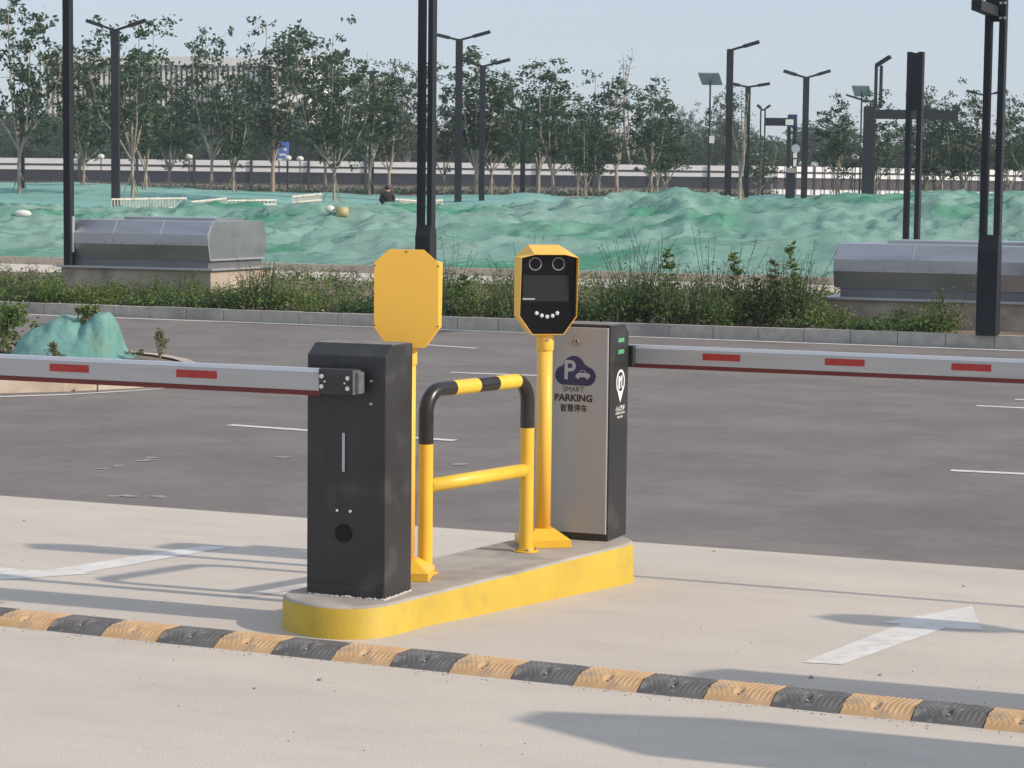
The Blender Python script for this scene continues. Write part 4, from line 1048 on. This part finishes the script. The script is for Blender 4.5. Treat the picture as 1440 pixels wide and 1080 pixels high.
MB().box((X(380), -6.5, Zb(86)), (X(430), -1, Zb(79))).build('canopy', M['bld'], t)
for k in range(6):
    MB().box((X(398), -6.06, Zb(110+k*22)), (X(428), -6.0, Zb(100+k*22))).build('window', M['bld_glass'], t)
t = thing('low_building', 'lower grey block with tall dark windows right of the columned building', 'building', (bx(510), BD, 2.3))
X2 = lambda px: bx(px)-bx(510)
MB().box((X2(488), 0, 0), (X2(545), 20, Zb(110))).build('wall', M['bld'], t); MB().box((X2(484), -1, Zb(110)), (X2(549), 21, Zb(104))).build('roof', M['bld'], t)
for k in range(4): MB().box((X2(494+k*13), -0.06, Zb(142)), (X2(500+k*13), -0.01, Zb(116))).build('window', M['bld_glass'], t)
MB().box((X2(486), -3, 0), (X2(520), -0.1, Zb(145))).build('entrance_block', M['bld_white'], t)

# ---- lamps ----------------------------------------------------------
LG = 'tall dark street lamps in the site'
def lamp(px, dist, top_y, arms, wpx, label, zg=0.88, base_y=290, twin=False, sx=0):
    p = Wd(px, top_y, dist); base = Vector((p.x, p.y, zg)); H = p.z-zg
    t = thing('street_lamp', label, 'street lamp', base, 0, LG); w_ = wpx*dist/F
    if twin:
        for s_ in (-1, 1): MB().box((s_*w_*0.5-w_*0.16, -w_*.2, H*0.45), (s_*w_*0.5+w_*0.16, w_*.2, H)).build('upright', M['pole'], t)
        MB().box((-w_*0.66, -w_*.3, 0), (w_*0.66, w_*.3, H*0.45)).build('pole', M['pole'], t)
    else:
        MB().box((-w_/2, -w_/2, 0), (w_/2, w_/2, H)).build('pole', M['pole'], t, 0.01)
    k_ = dist/F
    for dx, dy in arms:
        a = Vector((0, 0, H-0.05)); e = Vector((dx*k_, -0.1, H-0.05-dy*k_))
        f = a.lerp(e, 0.45); MB().bar(a, e, 0.10, 0.09).build('arm', M['pole'], t)
        MB().bar(f, e, 0.22, 0.14).build('lamp_head', M['pole'], t)
    return t
lamp(162, 92, 41, [(-40, -13), (43, -14)], 11, 'left Y shaped lamp standing in the trees behind the picket barrier')
lamp(646, 103, 55, [(-31, -7), (43, -12)], 10, 'taller Y shaped lamp right of the central forked pole')
lamp(679, 103, 92, [(-27, -9), (38, -10)], 8, 'second Y shaped lamp, shorter and half hidden by leaves')
lamp(1027, 92, 69, [(40, -12)], 9, 'single armed lamp right of the solar panel, its arm pointing right')
lamp(1052, 112, 121, [(-27, -5), (30, -5)], 7, 'Y shaped lamp just right of the single armed lamp')
lamp(1073, 150, 154, [(-8, -7), (10, -7)], 6, 'small twin headed lamp on paired uprights beside the beam sign', twin=True)
lamp(1134, 108, 108, [(-32, -9), (33, -10)], 8, 'tall Y shaped lamp alone in the sky at right of centre')
lamp(1385, 135, 133, [(-26, -6), (29, -7)], 4, 'distant Y shaped lamp half hidden behind the right forked pole')
lamp(523, 140, 100, [(-22, 0), (8, 0)], 7, 'flat topped lamp pole in front of the lower grey block')
lamp(736, 120, 155, [(-14, -6), (14, -6)], 7, 'dark lamp pole half lost in the trees left of the screen terminal')
lamp(30, 104, 150, [(-6, -3)], 7, 'dark pole hidden behind the big left tree')
# solar cctv poles
def solar(px, dist, py, label, wpx=36):
    p = Wd(px, py, dist); t = thing('solar_pole', label, 'solar pole', (p.x, p.y, 0.88), 0, 'solar panel poles'); H = p.z-0.88; k_ = dist/F
    MB().tube([(0, 0, 0), (0, 0, H)], 0.045, 8).build('pole', M['pole'], t)
    w_ = wpx*k_/2
    MB().prism([(-w_*1.0, -0.1, H+0.30), (w_*0.65, -0.1, H+0.30), (w_*1.0, 0.25, H-0.25), (-w_*0.6, 0.25, H-0.25)], (0, 0.04, 0.04)).build('solar_panel', M['solar'], t)
    MB().box((-0.02, -0.3, H*0.52), (0.22, -0.1, H*0.52+0.35)).build('camera_head', M['white_sack'], t)
    return t
solar(999, 112, 112, 'solar panel pole left of the single armed lamp')
solar(1212, 125, 129, 'solar panel pole partly behind the stout camera column', 30)
# stout column with camera beam
p = Wd(1220, 273, 105); t = thing('camera_gantry', 'stout dark column with long beam reaching right toward the double pole', 'gantry', (p.x, p.y, 0.88))
k_ = 105/F; zc = lambda py: Wd(1220, py, 105).z-0.88
MB().box((-0.24, -0.24, 0), (0.24, 0.24, zc(150))).build('column', M['pole'], t, 0.01)
MB().box((0.24, -0.12, zc(167)), (123*k_, 0.12, zc(154))).build('beam', M['pole'], t)
for dx in (8, 15): MB().box((dx*k_-0.07, -0.05, zc(152)), (dx*k_+0.07, 0.05, zc(92))).build('upright', M['pole'], t)
MB().bar((8*k_, 0, zc(92)), (25*k_, -0.4, zc(80)), 0.25, 0.14).build('lamp_head', M['pole'], t)
MB().bar((-2*k_, 0, zc(143)), (-34*k_, -0.2, zc(134)), 0.10, 0.08).build('side_arm', M['pole'], t)
# beam sign column
p = Wd(1111, 278, 105); t = thing('sign_column', 'dark split column with blue head and short beam reaching left', 'sign column', (p.x, p.y, 0.88)); zc = lambda py: Wd(1111, py, 105).z-0.88
MB().box((-0.20, -0.2, 0), (0.20, 0.2, zc(242))).build('column', M['pole'], t)
for dx in (-3.5, 4.5): MB().box((dx*k_-0.075, -0.1, zc(242)), (dx*k_+0.075, 0.1, zc(176))).build('upright', M['pole'], t)
MB().box((-0.17, -0.15, zc(179)), (0.24, 0.15, zc(161))).build('head', M['navy'], t, 0.03)
MB().box((-0.30, -0.17, zc(176)), (0.06, -0.152, zc(168))).build('head_panel', M['white_sack'], t)
MB().box((-1.2, -0.12, zc(177)), (-0.17, 0.12, zc(166))).build('beam', M['pole'], t)
MB().tube([(0.20, -0.12, zc(209)), (0.20, -0.10, zc(209))], 0.20, 16).build('round_sign', M['grey_print'], t)
MB().box((0.08, -0.14, zc(222)), (0.26, -0.10, zc(215))).box((0.10, -0.14, zc(234)), (0.24, -0.10, zc(224))).build('small_sign', M['white_sack'], t)
MB().box((-0.2, -0.24, zc(243)), (0.2, -0.21, zc(236))).build('box_cover', M['wall_grey'], t)

# blue board on posts at the fence
p = Wd(398, 210, 196); t = thing('notice_board', 'tall blue and white notice board above the fence among the trees', 'notice board', (p.x, p.y, 0.9)); zc = lambda py: Wd(398, py, 196).z-0.9
MB().prism([(-0.50, 0, zc(226)), (0.42, 0, zc(226)), (0.56, 0, zc(192)), (-0.38, 0, zc(199))], (0, 0.12, 0)).build('board', M['blue'], t)
for (x0, x1, y0, y1) in ((-0.42, -0.1, 207, 204), (0.05, 0.32, 212, 208), (-0.3, 0.25, 219, 216), (-0.45, 0.38, 226, 223), (0.25, 0.5, 198, 195)):
    MB().box((x0, -0.03, zc(y0)), (x1, -0.005, zc(y1))).build('white_mark', M['white_sack'], t)
for x in (-0.35, 0.35): MB().box((x-0.05, 0.02, 0), (x+0.05, 0.10, zc(226))).build('post', M['pole'], t)
# white globe lights along the fence
gl = None
for px, py in ((266, 222), (422, 225), (405, 224), (513, 210), (1128, 232), (1145, 233), (1203, 222), (1233, 236), (110, 220), (142, 222)):
    p = Wd(px, py, 196)
    if gl is None:
        gl = thing('globe_light', '', 'lamp', (0, 0, 0)); MB().tube([(0, 0, -6), (0, 0, 0)], 0.05, 6).build('pole', M['pole'], gl); MB().ball((0, 0, 0.1), 0.24, 0, 10, 8, (1.3, 1, 1)).build('globe', M['white_sack'], gl); g_ = gl
    else: g_ = copy_tree(gl)
    g_.location = (p.x, p.y, p.z); tag(g_, 'small white globe on a thin pole just above the long fence', 'lamp', 'white globes along the fence')

# picket barriers
def picket(px0, y0b, px1, y1b, hpx, dist, label, m=None, step=0.10):
    a = Wd(px0, y0b, dist); c = Wd(px1, y1b, dist+1.5); t = thing('picket_barrier', label, 'barrier', a, 0, 'low white picket barriers')
    d = c-a; h = hpx*dist/F; n = int(d.length/step); b = MB(); r2 = random.Random(int(px0))
    for k in range(n+1):
        q = d*(k/n); hh = h*r2.uniform(0.9, 1.0)
        b.box((q.x-0.022, q.y-0.01, q.z-0.1), (q.x+0.022, q.y+0.01, q.z+hh))
    b.build('pickets', m or M['white_metal'], t)
    MB().bar(Vector((0, -0.02, h*0.9)), d+Vector((0, -0.02, h*0.9)), 0.03, 0.05).bar(Vector((0, -0.02, h*0.3)), d+Vector((0, -0.02, h*0.3)), 0.03, 0.04).build('rail', m or M['white_metal'], t)
    return t
picket(157, 301, 262, 299, 23, 70, 'longest rusty white picket barrier behind the left vent housing')
picket(262, 299, 318, 293, 16, 70.6, 'right hand end section of the long picket barrier, in front of the tall broad tree')
picket(320, 291, 388, 290, 10, 74, 'short white picket barrier under the young tree left of the blue board', step=0.16)
picket(411, 289, 452, 285, 14, 76, 'white picket barrier left of the tree with pale stems')
picket(556, 291, 586, 293, 12, 76, 'white picket barrier between the crouching person and the forked pole')
picket(606, 293, 622, 292, 12, 76, 'scrap of white barrier right of the central forked pole', step=0.2)
picket(972, 281, 1008, 283, 9, 78, 'faint white picket barrier left part, below the solar panel pole')
picket(1008, 288, 1031, 290, 13, 76, 'cream picket barrier at the foot of the single armed lamp')

# person crouching behind the mound (seen from behind)
def person(px, py_top, dist, label):
    tp_ = Wd(px, py_top, dist); g0 = 0.88; t = thing('person', label, 'person', (tp_.x, dist, g0)); H = tp_.z-g0
    me = bpy.data.meshes.new('body'); s = H/1.0
    J = [(0, 0, .20), (0, -.02, .42), (0, -.06, .62), (0, -.08, .72), (0, -.09, .80), (0, -.09, .92),       # pelvis..head
         (-.19, -.07, .66), (-.25, .02, .45), (-.16, .22, .42), (.19, -.07, .66), (.25, .02, .45), (.16, .22, .42),
         (-.12, .02, .17), (-.16, .34, .40), (-.14, .14, .06), (-.14, .26, .02), (.12, .02, .17), (.16, .34, .40), (.14, .14, .06), (.14, .26, .02)]
    E = [(0, 1), (1, 2), (2, 3), (3, 4), (4, 5), (3, 6), (6, 7), (7, 8), (3, 9), (9, 10), (10, 11), (0, 12), (12, 13), (13, 14), (14, 15), (0, 16), (16, 17), (17, 18), (18, 19)]
    Rr = [.17, .18, .20, .11, .06, .10, .085, .065, .04, .085, .065, .04, .12, .08, .055, .045, .12, .08, .055, .045]
    me.from_pydata([Vector(p)*s for p in J], E, []); me.materials.append(M['cloth_black'])
    o_ = link('body', me, t); sk_ = o_.modifiers.new('skin', 'SKIN'); sk_.use_smooth_shade = True
    for i, v in enumerate(me.skin_vertices[0].data): v.radius = (Rr[i]*s, Rr[i]*s*0.9); v.use_root = (i == 0)
    ss = o_.modifiers.new('sub', 'SUBSURF'); ss.levels = 1; ss.render_levels = 2
    MB().ball((0, -0.085*s, 0.83*s), 0.09*s, 0, 12, 8, (.9, 1, 1)).build('neck_skin', M['skin'], t)
    MB().ball((0, -0.10*s, 0.93*s), 0.112*s, 0, 14, 10, (.92, 1.05, .85)).build('hair', M['ink'], t)
    return t
person(545, 261, 84, 'person in a black jacket crouching behind the mound, seen from behind')
# ochre drum, sacks
h0 = hit(473, 304)
o = MB().tube([(0.0, 0, 0.12), (0.30, 0.04, 0.10)], 0.13, 14).build('drum', M['drum']); o.location = h0; tag(o, 'ochre drum lying on the netting below the many stemmed tree', 'drum')
o = MB().ball((0, 0, 0.1), 0.12, 0, 12, 8, (1.1, 1, .8)).build('sack', M['white_sack']); o.location = h0+Vector((-0.17, 0.05, 0.08)); tag(o, 'small white sack touching the ochre drum', 'sack')
h0 = hit(32, 303)
o = MB().ball((0, 0, 0.05), 0.19, 0, 16, 10, (1.3, .8, .6)).build('sack', M['white_sack']); o.location = h0; tag(o, 'white sack on the netting at the foot of the big left tree', 'sack')

# ---------------------------------------------------------------- haze
b = MB().box((-420, -12, -1.8), (420, 470, 60))
hz = b.build('haze', []); hz['kind'] = 'stuff'
m = bpy.data.materials.new('haze'); m.use_nodes = True; N = m.node_tree.nodes; N.remove(N['Principled BSDF'])
pv = N.new('ShaderNodeVolumePrincipled'); pv.inputs['Color'].default_value = (0.84, 0.92, 1.0, 1); pv.inputs['Density'].default_value = 0.00045
m.node_tree.links.new(pv.outputs[0], N['Material Output'].inputs['Volume']); hz.data.materials.append(m)
